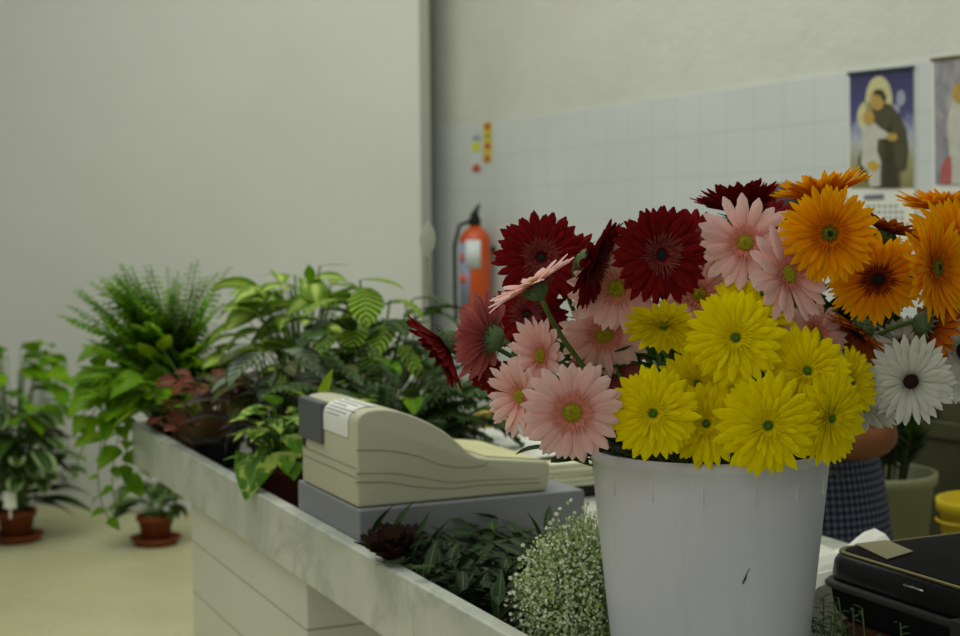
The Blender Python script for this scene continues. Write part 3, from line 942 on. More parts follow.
GR, GP, GY, GO, GW = 'dark red gerberas in the bucket', 'pink gerberas in the bucket', 'yellow gerberas in the bucket', 'orange gerberas in the bucket', 'white gerberas in the bucket'
FL = [
    # dark red
    ('red', 541, 258, 46, 1.77, (.05, .97, .12), 'large dark red gerbera facing forward behind the pink one seen side-on, left end of bouquet', GR, 0),
    ('red', 594, 263, 48, 1.665, (.82, .42, -.42), 'dark red gerbera turned edge-on, between two open dark red gerberas', GR, .15),
    ('red', 660, 255, 50, 1.645, (.26, .93, .0), 'large open dark red gerbera facing forward in the middle of the bouquet, above yellow flowers', GR, 0),
    ('red', 740, 210, 48, 1.85, (-.08, -.22, .97), 'dark red gerbera facing up at the top of bouquet, behind a pale pink one', GR, .42),
    ('red', 445, 345, 47, 1.74, (-.80, .06, -.58), 'dark red gerbera drooping out leftmost from the bouquet, seen side-on', GR, .4),
    ('red', 527, 316, 40, 1.84, (-.05, .85, .4), 'dark red gerbera half hidden below the side-on pink gerbera', GR, 0),
    ('red', 498, 375, 34, 1.80, (-.55, .6, -.55), 'dark red gerbera mostly hidden behind the deep pink one seen from behind', GR, .2),
    ('red', 566, 262, 40, 1.83, (.1, .8, .5), 'dark red gerbera peeping out between the leftmost open red one and the edge-on red one', GR, 0),
    ('red', 766, 222, 40, 1.88, (.0, .6, .7), 'dark red gerbera hidden between the topmost red one and the top orange flower', GR, 0),
    ('red', 693, 243, 38, 1.78, (.0, .8, .5), 'dark red gerbera hidden behind the middle red one and the pale pink pair', GR, 0),
    # pink
    ('pinks', 533, 285, 46, 1.625, (-.50, -.02, .85), 'pale pink gerbera seen side-on with its green stem showing, in front of dark red flowers', GP, .1),
    ('coral', 489, 338, 46, 1.71, (-.84, -.46, .12), 'deep pink gerbera seen from behind with grey-green calyx, at the left of the bouquet', GP, .15),
    ('pinks', 542, 356, 38, 1.655, (-.70, .68, .05), 'pink gerbera with narrow upright petals above the front pink one', GP, .35),
    ('pinks', 521, 396, 38, 1.615, (-.70, .68, -.05), 'pink gerbera turned left, beside the large front-facing pink one over the register', GP, .3),
    ('pink', 572, 412, 49, 1.565, (.0, .97, -.05), 'large pink gerbera facing straight forward, lowest left at the bucket rim', GP, 0),
    ('pink', 617, 287, 46, 1.69, (-.15, .92, -.3), 'pink gerbera half covered by the large middle dark red gerbera', GP, .1),
    ('pink', 604, 334, 43, 1.75, (.0, .86, -.42), 'pink gerbera facing slightly down, directly beneath the half-covered pink one', GP, .1),
    ('coral', 606, 366, 40, 1.79, (.1, .85, -.3), 'deep pink gerbera behind and above the lowest yellow on the left', GP, 0),
    ('pinks', 745, 243, 45, 1.71, (-.12, .95, .12), 'pale pink gerbera with green eye at the top centre, left of the orange flowers', GP, 0),
    ('pinks', 787, 275, 49, 1.65, (.52, .78, .25), 'pale pink gerbera tilted right, between the top pink one and the orange flowers', GP, .12),
    ('pink', 815, 336, 38, 1.72, (.45, .8, .3), 'pink gerbera peeping out between yellow gerberas and the dark-eyed orange one', GP, 0),
    ('pink', 699, 295, 38, 1.75, (.0, .92, .2), 'pink gerbera hidden behind the middle dark red one, above the top yellow', GP, 0),
    # yellow
    ('yel', 735, 338, 48, 1.605, (-.02, .97, .14), 'large yellow gerbera facing forward, highest of the yellow ones', GY, 0),
    ('yel', 653, 413, 46, 1.575, (-.10, .97, .0), 'yellow gerbera at the rim directly right of the large front pink one', GY, 0),
    ('yel', 767, 425, 51, 1.57, (.02, .97, .0), 'large yellow gerbera hanging over the middle of the bucket rim', GY, 0),
    ('yel', 806, 372, 47, 1.63, (.15, .90, .35), 'yellow gerbera facing slightly up, above the two lowest right ones', GY, .05),
    ('yel', 829, 418, 47, 1.60, (.52, .82, -.10), 'yellow gerbera turned right at the right end of bucket rim', GY, .05),
    ('yel', 664, 325, 40, 1.66, (-.15, .62, -.75), 'yellow gerbera facing down beneath the large dark red one', GY, .15),
    ('yel', 697, 385, 40, 1.68, (.05, .85, .45), 'shaded yellow gerbera between the highest yellow and the one by the pink flower', GY, .1),
    ('yel', 752, 312, 42, 1.70, (.1, .85, .45), 'yellow gerbera peeping out behind the highest yellow one', GY, 0),
    ('yel', 706, 424, 42, 1.63, (-.05, .9, .2), 'yellow gerbera half hidden between the two lowest left yellow ones', GY, 0),
    ('yel', 850, 382, 36, 1.66, (.55, .75, .2), 'small yellow gerbera beside the white one with dark eye', GY, .1),
    # orange
    ('ora', 829, 234, 48, 1.65, (-.02, .97, .08), 'large orange gerbera with green eye facing forward, left of the orange group', GO, 0),
    ('orad', 877, 278, 48, 1.685, (.0, .86, -.40), 'orange gerbera with dark eye facing slightly down in the middle of orange group', GO, .08),
    ('ora', 935, 268, 52, 1.645, (.62, .75, .12), 'orange gerbera turned right in front of the others at the right edge', GO, .1),
    ('ora', 958, 243, 50, 1.74, (.15, .85, .45), 'orange gerbera behind the right-turned one, cut by the right edge', GO, 0),
    ('ora', 948, 210, 50, 1.82, (.10, -.10, .99), 'orange gerbera seen edge-on facing up, under the right calendar', GO, .22),
    ('ora', 823, 198, 48, 1.80, (-.16, -.20, .97), 'orange gerbera seen edge-on facing up at the top, behind the green-eyed one', GO, .38),
    ('rust', 886, 231, 42, 1.77, (.35, .05, .93), 'rusty orange gerbera between the green-eyed one and the right group', GO, .1),
    ('rust', 928, 325, 44, 1.77, (.88, -.22, -.30), 'rusty orange gerbera drooping edge-on above the white flower', GO, .1),
    ('rust', 860, 332, 40, 1.74, (-.62, .22, -.74), 'rusty orange gerbera drooping beneath the dark-eyed orange one', GO, .2),
    # white
    ('whi', 910, 381, 44, 1.70, (-.05, .95, -.1), 'white gerbera with dark eye facing forward at the lower right', GW, 0),
    ('whi', 962, 352, 48, 1.79, (.2, .9, .2), 'white gerbera cut by the right edge behind the dark-eyed white one', GW, 0),
    ('whi', 903, 345, 36, 1.80, (-.1, .75, .6), 'white gerbera peeping out above the dark-eyed white one', GW, 0),
    ('whi', 862, 404, 38, 1.74, (-.35, .45, -.8), 'white gerbera drooping behind the right-turned yellow one', GW, .2),
]
for i, (kd, x, y, r, Y, n, lab, g, cup) in enumerate(FL):
    gerbera(kd, x, y, r, Y, n, lab, 100 + i, g, cup)

# ------------------------------------------------------------------ leaves and plants
#FILLER


def leaf(mb, base, dirv, Ln, W, droop=.8, shape='oval', fold=.25, rows=8, cols=5, roll=0.0, wave=0.0):
    """leaf blade growing from base along dirv and bending down"""
    d = V3(dirv).normalized()
    side = d.cross(UP)
    if side.length < .05:
        side = V3((1, 0, 0))
    side.normalize()
    if roll:
        side = Matrix.Rotation(roll, 3, d) @ side
    p = V3(base)
    R_, U_ = [], []
    for i in range(rows):
        t_ = i / (rows - 1)
        if i:
            rt = Matrix.Rotation(-droop / (rows - 1), 3, side)
            d = rt @ d
            p = p + d * (Ln / (rows - 1))
        nrm_ = side.cross(d)
        if shape == 'oval':
            w = sin(pi * min(1, .04 + .96 * t_)) ** .8
        elif shape == 'heart':
            w = (min(1, t_ / .18) ** .6) * (1 - max(0, (t_ - .18) / .82) ** 1.5) if t_ > 0 else .25
        elif shape == 'lance':
            w = sin(pi * (.03 + .97 * t_) ** .75) ** 1.1
        elif shape == 'round':
            w = sqrt(max(0, 1 - (2 * t_ - 1) ** 2)) if 0 < t_ < 1 else .05
        else:
            w = 1 - t_
        w = max(w, .015) * W / 2
        row, uvr = [], []
        for j in range(cols):
            s_ = -1 + 2 * j / (cols - 1)
            wv = wave * W * sin(t_ * 14 + j) if abs(s_) > .9 else 0
            row.append(p + side * s_ * w + nrm_ * (abs(s_) * w * fold + wv))
            uvr.append((j / (cols - 1), t_))
        R_.append(row); U_.append(uvr)
    mb.grid(R_, U_)


def pot(root, c, r, h, mat, saucer=False, taper=.75):
    c = V3(c)
    z0 = .022 if saucer else 0
    if saucer:
        m = MB(); m.lathe([(0, 0), (r * 1.1, 0), (r * 1.38, .028), (r * 1.43, .03), (r * 1.43, .035), (r * 1.33, .035), (r * 1.08, .014), (0, .014)], c, 36, close=False)
        m.build('saucer', mat, root)
        z0 = .014
    m = MB()
    rt = r * taper
    m.lathe([(0, z0), (rt, z0), (rt + (r - rt) * .78, z0 + h * .78), (r * 1.06, z0 + h * .78), (r * 1.08, z0 + h * .98), (r * 1.03, z0 + h), (r * .94, z0 + h), (r * .92, z0 + h * .8), (0, z0 + h * .8)], c, 36, close=False)
    m.build('pot', mat, root)
    m = MB(); m.lathe([(r * .95, z0 + h * .84), (r * .6, z0 + h * .9), (0, z0 + h * .91)], c, 24, close=False)
    m.build('soil', M['soil'], root)
    return c + V3((0, 0, z0 + h * .88))


def bush(root, top, n, spread, hmin, hmax, Ln, W, mat, stem='stem', shape='oval', droop=.9, seed=1, lean=(0, 0), fold=.2, bias=None, srad=.0022, names=('foliage', 'stems'), elev=(.1, .8), roll=.3, wave=0.0, arc=(0, 2 * pi)):
    rng = random.Random(seed)
    ml, ms = MB(), MB()
    for k in range(n):
        a = rng.uniform(*arc)
        h = rng.uniform(hmin, hmax)
        rr = spread * sqrt(rng.random()) * (1 - .35 * (h - hmin) / max(1e-6, hmax - hmin))
        tip = top + V3((cos(a) * rr + lean[0] * h, sin(a) * rr + lean[1] * h, h))
        b = top + V3((cos(a) * .02, sin(a) * .02, -.01))
        mid_ = (b + tip) / 2 + V3((-cos(a) * rr * .15, -sin(a) * rr * .15, h * .12))
        pts = [b * (1 - s) ** 2 + mid_ * 2 * s * (1 - s) + tip * s * s for s in (0, .25, .5, .75, 1)]
        ms.tube(pts, [srad * 1.2, srad * 1.1, srad, srad * .9, srad * .7], 5, False)
        el = rng.uniform(*elev)
        a2 = a + rng.uniform(-.7, .7)
        dv = V3((cos(a2) * cos(el), sin(a2) * cos(el), sin(el)))
        s = rng.uniform(.7, 1.15)
        leaf(ml, tip, dv, Ln * s, W * s, droop * rng.uniform(.6, 1.3), shape, fold, roll=rng.uniform(-roll, roll), wave=wave)
    a_ = ml.build(names[0], mat, root, fix=False)
    b_ = ms.build(names[1], M[stem], root, fix=False)
    return a_, b_


def leaves_only(root, items, mat, name='foliage', seed=1, stem='stem'):
    """items: (base, dir, length, width, droop, shape, stem_base)"""
    ml, ms = MB(), MB()
    for (b, dv, ln, w, dp, sh, sb) in items:
        leaf(ml, b, dv, ln, w, dp, sh, .2)
        if sb is not None:
            m = (V3(sb) + V3(b)) / 2 + V3((0, 0, .03))
            ms.tube([V3(sb) * (1 - s) ** 2 + m * 2 * s * (1 - s) + V3(b) * s * s for s in (0, .25, .5, .75, 1)], .0025, 5, False)
    o = ml.build(name, mat, root, fix=False)
    if ms.v:
        ms.build('stems', M[stem], root, fix=False)
    return o


def camdir(x, y, z):     # x right, y towards viewer, z up
    return V3((x, -y, z))


fc = V3((BC.x, BC.y, BZ1 - .05))
pl = thing('leaf_filler', fc, 'dark green leaves filling the bucket behind and beneath the gerberas', 'foliage')
bush(pl, fc, 150, .17, .02, .17, .085, .032, M['darkleaf'], seed=99, droop=.8, roll=.8, arc=(-.15, pi + .15), elev=(-.1, .9))

its = []
rng = random.Random(44)
for k in range(46):
    x, y = rng.uniform(798, 900), rng.uniform(292, 350)
    a = rng.uniform(0, 6.28)
    its.append((at(x, y, 1.84 + rng.uniform(-.03, .04)), camdir(cos(a), .3, sin(a)), .055, .024, .6, 'lance', tuple(fc + V3((.04, .03, .02)))))
for k in range(40):
    x, y = (rng.uniform(672, 720), rng.uniform(296, 330)) if k < 16 else (rng.uniform(520, 640), rng.uniform(310, 400))
    a = rng.uniform(0, 6.28)
    its.append((at(x, y, 1.86), camdir(cos(a), .3, sin(a)), .05, .022, .6, 'lance', tuple(fc)))
leaves_only(pl, its, M['darkleaf'], 'upper_leaves')

# 1 floor plant at the left
c = onz(17, 541, 0); c.z = 0
pl = thing('potted_plant', c, 'tall bushy plant with pale-rimmed leaves in a terracotta pot on the floor, far left', 'plant')
top = pot(pl, c, .083, .13, M['terracotta'], True)
bush(pl, top, 64, .24, .14, .46, .14, .10, M['edge'], seed=5, shape='round', droop=.9, names=('rimmed_leaves', 'stems'), lean=(0, -.1), elev=(-.1, .5))
bush(pl, top, 70, .25, .42, .76, .13, .085, M['fern'], seed=6, droop=1.0, names=('upper_leaves', 'stems'), lean=(-.02, 0), elev=(-.1, .6), roll=.6)
bush(pl, top, 70, .12, .03, .36, .24, .075, M['darkleaf'], seed=7, shape='lance', droop=.8, names=('lower_leaves', 'stems'), elev=(-.05, .5))
p = at(10, 500, 6.15)
mb = MB(); mb.box(p, .026, .0015, .036); tg = mb.build('plant_label', M['paper'], pl, smooth=False)
mb = MB(); mb.box(p - UP * .05, .004, .0012, .03); mb.build('label_stick', M['paper'], tg, smooth=False)
# 2 small floor plant
c = onz(156, 544, 0); c.z = 0
pl = thing('potted_plant', c, 'small plant in a terracotta pot with saucer on the floor under the counter end', 'plant')
top = pot(pl, c, .078, .12, M['terracotta'], True)
bush(pl, top, 16, .09, .05, .20, .20, .075, M['edge'], seed=9, shape='lance', droop=.9, lean=(-.1, 0), elev=(.1, .7))
bush(pl, top, 12, .10, .02, .14, .16, .07, M['darkleaf'], seed=10, shape='lance', droop=1.2, names=('lower_leaves', 'stems'))


# 3 fern
def fern(root, top, n, seed, lmin, lmax, mat, lean=(0, 0), pin=.035, up=(.75, 1.5), drp=(.7, 1.7), lk=1.2):
    rng = random.Random(seed)
    ml, ms = MB(), MB()
    for k in range(n):
        a = rng.uniform(0, 2 * pi)
        el = rng.uniform(*up)
        d = V3((cos(a) * cos(el) + lean[0], sin(a) * cos(el) + lean[1], sin(el))).normalized()
        ln = rng.uniform(lmin, lmax)
        side = d.cross(UP)
        if side.length < .01:
            side = V3((1, 0, 0))
        side.normalize()
        dr = rng.uniform(*drp)
        N = 24
        p = top.copy(); pts = [p.copy()]
        for i in range(N):
            t_ = (i + 1) / N
            d = Matrix.Rotation(-dr / N * (1.6 * t_ + .2), 3, side) @ d
            p = p + d * ln / N
            pts.append(p.copy())
            nr = side.cross(d)
            if t_ > .1:
                w = pin * (sin(pi * (.15 + .83 * t_)) ** .7) * rng.uniform(.85, 1.1)
                for sg in (-1, 1):
                    dd = (side * sg + d * .45 - UP * .25 + nr * rng.uniform(-.15, .35)).normalized()
                    leaf(ml, p, dd, w, ln / N * lk, .5, 'lance', .1, rows=4, cols=3)
        ms.tube(pts, [.0014] * len(pts), 4, False)
    ml.build('fronds', mat, root, fix=False)
    ms.build('stems', M['stem'], root, fix=False)


c = L(3.82, .868, ZI)
pl = thing('potted_fern', c, 'bright green bushy fern in a pot at the far end of the counter', 'plant')
top = pot(pl, c, .07, .11, M['blackpot'])
fern(pl, top, 170, 3, .20, .41, M['fern'], lean=(-.20, 0), pin=.046, up=(1.05, 1.56), drp=(.15, .8), lk=1.9)
fern(pl, top, 130, 4, .16, .30, M['fern'], lean=(-.25, 0), pin=.042, up=(.4, 1.1), drp=(.5, 1.4), lk=1.9)
# pothos trailing over the end
c = L(3.64, .88, ZI)
pl = thing('trailing_pothos', c, 'pothos with heart-shaped leaves trailing over the counter end, beneath the fern', 'plant')
top = pot(pl, c, .07, .10, M['redpot'])
bush(pl, top, 36, .15, .0, .13, .10, .068, M['pothos'], seed=14, shape='heart', droop=1.1, lean=(-.5, -.1), elev=(-.3, .6), roll=.6)
rng = random.Random(8)
ml, ms = MB(), MB()
vines = [[(165, 425), (130, 400), (105, 430), (98, 470), (102, 505), (112, 522)], [(160, 425), (128, 405), (118, 440), (112, 480), (118, 515)],
         [(170, 420), (120, 390), (95, 410), (82, 450), (72, 480)], [(160, 420), (112, 372), (90, 380), (84, 410), (88, 440)], [(165, 425), (140, 405), (128, 435), (126, 470), (135, 490)],
         [(170, 410), (130, 350), (105, 345), (92, 370), (90, 400)], [(172, 410), (140, 370), (120, 370), (108, 400), (104, 450)]]
for vi, vn in enumerate(vines):
    Yv = 3.83 + .02 * vi
    pts = spline([tuple(top)] + [tuple(at(x, y, Yv)) for x, y in vn[1:]], 6)
    ms.tube(pts, .0016, 5, False)
    for k in range(7, len(pts), 2 if vi > 2 else 3):
        a = rng.uniform(0, 6.28)
        s = rng.uniform(.6, 1.1) * (.55 if vi < 3 and k > 15 else 1)
        dv = camdir(cos(a) * .8, .4 + .3 * rng.random(), -.6 + .6 * rng.random())
        leaf(ml, V3(pts[k]), dv, .082 * s, .056 * s, .5, 'heart', .15, roll=rng.uniform(-.6, .6))
ml.build('vine_leaves', M['pothos'], pl, fix=False); ms.build('vines', M['stem'], pl, fix=False)
items = []
for x, y, dx, dz, ln, w in ((150, 405, -1, -.25, .11, .055), (160, 402, .9, .1, .06, .04), (205, 368, -.5, .9, .06, .035), (198, 375, .8, .1, .07, .04), (150, 358, -.1, .6, .08, .055), (163, 350, .3, .8, .07, .045)):
    Yl = 3.66
    items.append((at(x, y, Yl), camdir(dx, .5, dz), ln, w, .5, 'heart', tuple(top)))
leaves_only(pl, items, M['limeleaf'], 'young_leaves')

# 4 reddish plant
c = L(3.38, .865, ZI)
pl = thing('potted_plant', c, 'small plant with dark red leaves and brownish stems in a black pot by the rim', 'plant')
top = pot(pl, c, .062, .075, M['blackpot'])
bush(pl, top, 70, .13, .02, .15, .05, .034, M['redleaf'], stem='bstem', seed=21, droop=1.0, roll=.8)
bush(pl, top, 26, .14, .00, .13, .11, .012, M['bronze'], stem='bstem', seed=22, shape='lance', droop=.8, names=('grassy_leaves', 'stems'), elev=(.4, 1.2))
# 5 pale-centred plant
c = L(3.60, 1.15, ZI)
pl = thing('potted_plant', c, 'tall plant with pale-centred green leaves standing in the middle of the counter plants', 'plant')
top = pot(pl, c, .075, .11, M['redpot'])
bush(pl, top, 100, .19, .08, .33, .125, .06, M['aglao'], seed=31, droop=1.0, elev=(-.1, .7), roll=.6)
its = []
for x, y, dx, dz, ln, w in ((295, 275, -1, .12, .11, .016), (290, 290, -1, .05, .10, .016), (290, 300, -1, -.05, .12, .03), (310, 282, .0, 1, .05, .03), (320, 266, 1, .15, .09, .02), (275, 305, -1, .1, .09, .012), (325, 300, 1, .5, .1, .05)):
    its.append((at(x, y, 3.68), camdir(dx, .25, dz), ln, w, .25, 'lance', tuple(top)))
leaves_only(pl, its, M['pothos'], 'young_leaves')
# 6 silver leaf plant
c = L(3.18, .96, ZI)
pl = thing('potted_plant', c, 'low plant with silver-veined and dark purple leaves behind the cash register', 'plant')
top = pot(pl, c, .07, .09, M['blackpot'])
its = []
rng = random.Random(2)
for x, y, dx, dz, ln, w in ((262, 352, -.6, -.2, .12, .075), (285, 350, .6, .1, .13, .08), (300, 365, .8, .0, .12, .06), (255, 345, -1, .15, .07, .05), (275, 372, -.5, -.5, .08, .05), (330, 370, .9, -.1, .13, .05), (240, 375, -1, -.1, .08, .045), (305, 345, .3, .5, .1, .06)):
    its.append((at(x, y, 3.16), camdir(dx, .7, dz), ln, w, .7, 'oval', tuple(top)))
leaves_only(pl, its, M['silver'], 'silver_leaves')
bush(pl, top, 34, .15, .02, .14, .12, .06, M['purple'], stem='dstem', seed=41, droop=1.2, names=('purple_leaves', 'stems'))
bush(pl, top, 16, .14, .10, .2, .10, .055, M['bronze'], stem='dstem', seed=42, droop=1.0, names=('bronze_leaves', 'stems'))
# 7 zebra plant
c = L(3.30, 1.24, ZI)
pl = thing('potted_zebra_plant', c, 'zebra plant with lime chevrons on dark leaves behind the cash register', 'plant')
top = pot(pl, c, .075, .11, M['redpot'])
its = []
for x, y, dx, dy, dz, ln, w, dp in ((366, 288, .05, .75, -.55, .115, .085, .5), (393, 322, -.45, .8, -.5, .125, .075, .5), (362, 322, -.3, .8, -.5, .11, .07, .6), (360, 280, 1, .4, .1, .12, .05, .5), (345, 300, -.9, .5, .1, .12, .06, .8), (390, 300, .9, .3, .0, .1, .06, .9), (340, 335, -.7, .7, -.3, .11, .07, .6), (400, 345, .6, .7, -.5, .11, .07, .6), (372, 350, .1, .8, -.6, .1, .07, .5)):
    its.append((at(x, y, 3.42), camdir(dx, dy, dz), ln, w, dp, 'oval', tuple(top)))
leaves_only(pl, its, M['zebra'], 'striped_leaves')
bush(pl, top, 60, .19, .04, .25, .12, .06, M['darkleaf'], stem='dstem', seed=52, droop=1.0, names=('dark_leaves', 'stems'))  # plain dark green leaves around the striped ones
# 8 feathery dark greenery behind the register
c = L(2.92, 1.12, ZI)
pl = thing('potted_greenery', c, 'dense dark feathery greenery directly behind the cash register', 'plant')
top = pot(pl, c, .07, .09, M['blackpot'])
fern(pl, top, 44, 5, .20, .36, M['darkleaf'], pin=.055, up=(.3, 1.3), lean=(.15, 0))
bush(pl, top, 54, .22, .03, .22, .10, .03, M['darkleaf'], stem='dstem', seed=62, shape='lance', droop=.9, names=('narrow_leaves', 'stems'), lean=(.4, 0))
bush(pl, top, 14, .2, .05, .2, .1, .045, M['fern'], seed=63, names=('bright_leaves', 'stems'), lean=(.3, 0))
c2 = L(2.72, .93, ZI)
pl = thing('potted_plant', c2, 'small plant with upright lime-green leaves showing above the register display', 'plant')
top = pot(pl, c2, .045, .07, M['redpot'])
its = [(at(322, 402, 2.80), camdir(.25, .2, 1), .075, .032, .2, 'lance', tuple(top)), (at(332, 402, 2.80), camdir(1, .3, .25), .09, .03, .5, 'lance', tuple(top)), (at(312, 404, 2.80), camdir(-.6, .3, .8), .06, .03, .5, 'lance', tuple(top)), (at(345, 406, 2.82), camdir(.7, -.2, .3), .07, .03, .5, 'lance', tuple(top))]
leaves_only(pl, its, M['limeleaf'], 'foliage')
# 9 splashed pothos
c = L(2.85, .862, ZI)
pl = thing('potted_pothos', c, 'pothos with cream-splashed leaves in a red-brown pot at the register, hanging over the rim', 'plant')
top = pot(pl, c, .062, .085, M['redpot'])
its = []
for x, y, dx, dy, dz, ln, w, dp in ((262, 455, -.30, .8, -.85, .105, .098, .15), (240, 457, -1, .4, .05, .05, .03, .3), (285, 418, .4, .7, .35, .10, .085, .9), (272, 430, -.5, .8, .25, .10, .085, .9), (262, 415, -.5, .6, .4, .085, .075, .9), (290, 435, .4, .8, -.2, .10, .085, .7), (282, 452, .3, .85, -.4, .09, .08, .5), (300, 420, .6, .5, .3, .08, .07, .8), (275, 405, -.2, .5, .8, .08, .07, .9), (255, 432, -.9, .5, .1, .075, .06, .8), (292, 462, .2, .85, -.5, .07, .065, .4), (250, 420, -.9, .4, .3, .07, .05, .7)):
    k_ = 1.0 if (x, y) == (262, 455) else .68
    its.append((at(x, y, 2.84), camdir(dx, dy, dz), ln * k_, w * k_, dp, 'heart', tuple(top)))
leaves_only(pl, its, M['splash'], 'foliage')
bush(pl, top, 46, .075, .0, .12, .062, .05, M['splash'], seed=72, shape='heart', droop=1.1, names=('inner_leaves', 'stems'))
# 10 peace lily
c = L(3.44, 1.44, ZI)
pl = thing('peace_lily', c, 'peace lily with a white bloom beside the edge of the panel wall', 'plant')
top = pot(pl, c, .07, .1, M['redpot'])
its = []
for x, y, dx, dz, ln, w, dp in ((412, 300, 1, .35, .12, .055, .9), (405, 303, -1, .2, .1, .045, .9), (425, 330, .9, -.2, .12, .05, .8), (410, 340, -.7, .3, .12, .05, .9), (432, 312, 1, -.1, .1, .05, .8), (440, 350, .8, .2, .1, .05, .8)):
    its.append((at(x, y, 3.70), camdir(dx, .3, dz), ln, w, dp, 'lance', tuple(top)))
leaves_only(pl, its, M['lilyleaf'], 'foliage')
mb = MB(); leaf(mb, at(427, 258, 3.7), camdir(.1, .5, 1), .10, .042, -.3, 'oval', .35); mb.build('white_bloom', M['white_petal'], pl, fix=False)
mb = MB(); mb.tube([top, (top + at(427, 256, 3.7)) / 2 + V3((.01, 0, 0)), at(427, 256, 3.7)], .002, 6); mb.build('flower_stalk', M['stem'], pl)

# ------------------------------------------------------------------ lying foliage on the worktop
c = L(1.98, .93, ZI)
pl = thing('ruscus_bunch', c, 'dark green pointed leaves lying between the grey till box and tiny white flowers', 'foliage')
ml, ms = MB(), MB()
rng = random.Random(17)
for k in range(105):
    u0 = 2.17 - .50 * rng.random(); v0 = rng.uniform(VR + .05, 1.12)
    a = rng.uniform(-.9, .9)
    b = L(u0, v0, ZI + .010 + .022 * rng.random())
    dirs = (VD * cos(a + 2.6) + UD * sin(a + 2.6) * .6)
    ln = rng.uniform(.08, .14)
    up_ = rng.uniform(.0, .045)
    pts = [b + dirs * ln * s + UP * up_ * s * (1.4 - .4 * s) for s in (0, .33, .66, 1)]
    for p in pts:
        if p.dot(VD) < VR + .035:
            p += VD * (VR + .035 - p.dot(VD))
    ms.tube(pts, .0016, 5, False)
    for i in range(1, 4):
        for sg in (-1, 1):
            dv = (dirs * .5 + dirs.cross(UP) * sg * rng.uniform(.4, 1) + UP * rng.uniform(.0, .45))
            ll = rng.uniform(.05, .08)
            if (pts[i] + dv.normalized() * ll).dot(VD) < VR + .03:
                dv = dv + VD * .8 + UP * .5
            leaf(ml, pts[i], dv, ll, rng.uniform(.013, .021), rng.uniform(.2, .8), 'lance', .25, rows=6, cols=5, roll=rng.uniform(-.6, .6))
for x, y, dx, dy, dz, ln in ((540, 541, -.25, .1, 1, .05), (505, 553, -.7, .2, .7, .04), (475, 562, -.2, .3, .9, .022), (440, 568, -1, .3, .2, .05), (455, 578, -.9, .4, .05, .06), (470, 590, -.6, .5, .2, .07), (520, 560, .9, .3, .25, .05), (450, 600, -.9, .5, .15, .06)):
    leaf(ml, at(x, y, 2.08), camdir(dx, dy, dz), ln, .018, .3, 'lance', .3)
    ms.tube([at(x, y, 2.08), at(x + 10, y + 18, 2.07)], .0015, 5, False)
ml.build('foliage', M['ruscus'], pl, fix=False); ms.build('stems', M['dstem'], pl, fix=False)

# withered dark flower head leaning on the drawer
dk = at(396, 553, 2.20)
gerbera('brown', 393, 557, 42, 2.19, (-.15, .12, .98), 'withered brown gerbera head leaning against the grey till box', 777, None, 0, stem_pts=[at(410, 566, 2.17), at(450, 572, 2.12), at(490, 585, 2.07)])

# gypsophila
c = L(1.70, .90, ZI)
pl = thing('gypsophila_bunch', c, 'bunch of tiny white baby breath flowers lying left of the white bucket', 'flowers')
rng = random.Random(31)
blo, bud, stm = MB(), MB(), MB()


def floret(mb, p, r, rng):
    # five little petals round a centre, slightly domed
    n = V3((rng.gauss(0, .5), -1 + rng.gauss(0, .5), .7 + rng.gauss(0, .4))).normalized()
    X = UP.rotation_difference(n).to_matrix()
    ph = rng.random() * 6
    c0 = mb.vert(p + n * r * .25)
    ring = []
    for k in range(10):
        a = ph + 2 * pi * k / 10
        rr = r * (1 if k % 2 == 0 else .62)
        ring.append(mb.vert(p + X @ V3((rr * cos(a), rr * sin(a), r * (.45 if k % 2 else .15)))))
    for k in range(10):
        mb.face(c0, ring[k], ring[(k + 1) % 10])
    c1 = mb.vert(p - n * r * .75)
    for k in range(10):
        mb.face(c1, ring[(k + 1) % 10], ring[k])


def bez(a, b, c_, n=5):
    return [a * (1 - s / n) ** 2 + b * 2 * (s / n) * (1 - s / n) + c_ * (s / n) ** 2 for s in range(n + 1)]


GB = at(620, 690, 1.85); GB.z = ZI + .02
count = 0
gypc = at(570, 594, 1.87)
tries = 0
while count < 6500 and tries < 150000:
    tries += 1
    # ellipsoid cloud
    d = V3((rng.gauss(0, 1), rng.gauss(0, 1), rng.gauss(0, 1))).normalized()
    k = rng.random() ** .33 * rng.uniform(.85, 1.08)
    p = gypc + V3((d.x * .076, d.y * .075, d.z * .104)) * k
    p.x += max(0, -(p.z - gypc.z)) * .15 + .2 * (p.z - gypc.z)
    if p.z < ZI + .008:
        continue
    if (V3((p.x, p.y, 0)) - BC).length < .152 - (BZ1 - p.z) * .1 + .004:
        continue
    if p.dot(VD) < VR + .032 and p.z < ZR + .01:
        continue
    r = rng.uniform(.0016, .0029)
    (floret)(blo if rng.random() < .45 else bud, p, r if rng.random() < .8 else r * .7, rng)
    if count % 6 == 0:
        q = gypc + V3((.03, .02, -.06)) + V3((rng.gauss(0, .015), rng.gauss(0, .02), rng.gauss(0, .02)))
        q.z = max(q.z, ZI + .006)
        stm.tube([p, (p + q) / 2 + V3((0, 0, -.006)), q], .0006, 3, False)
    count += 1
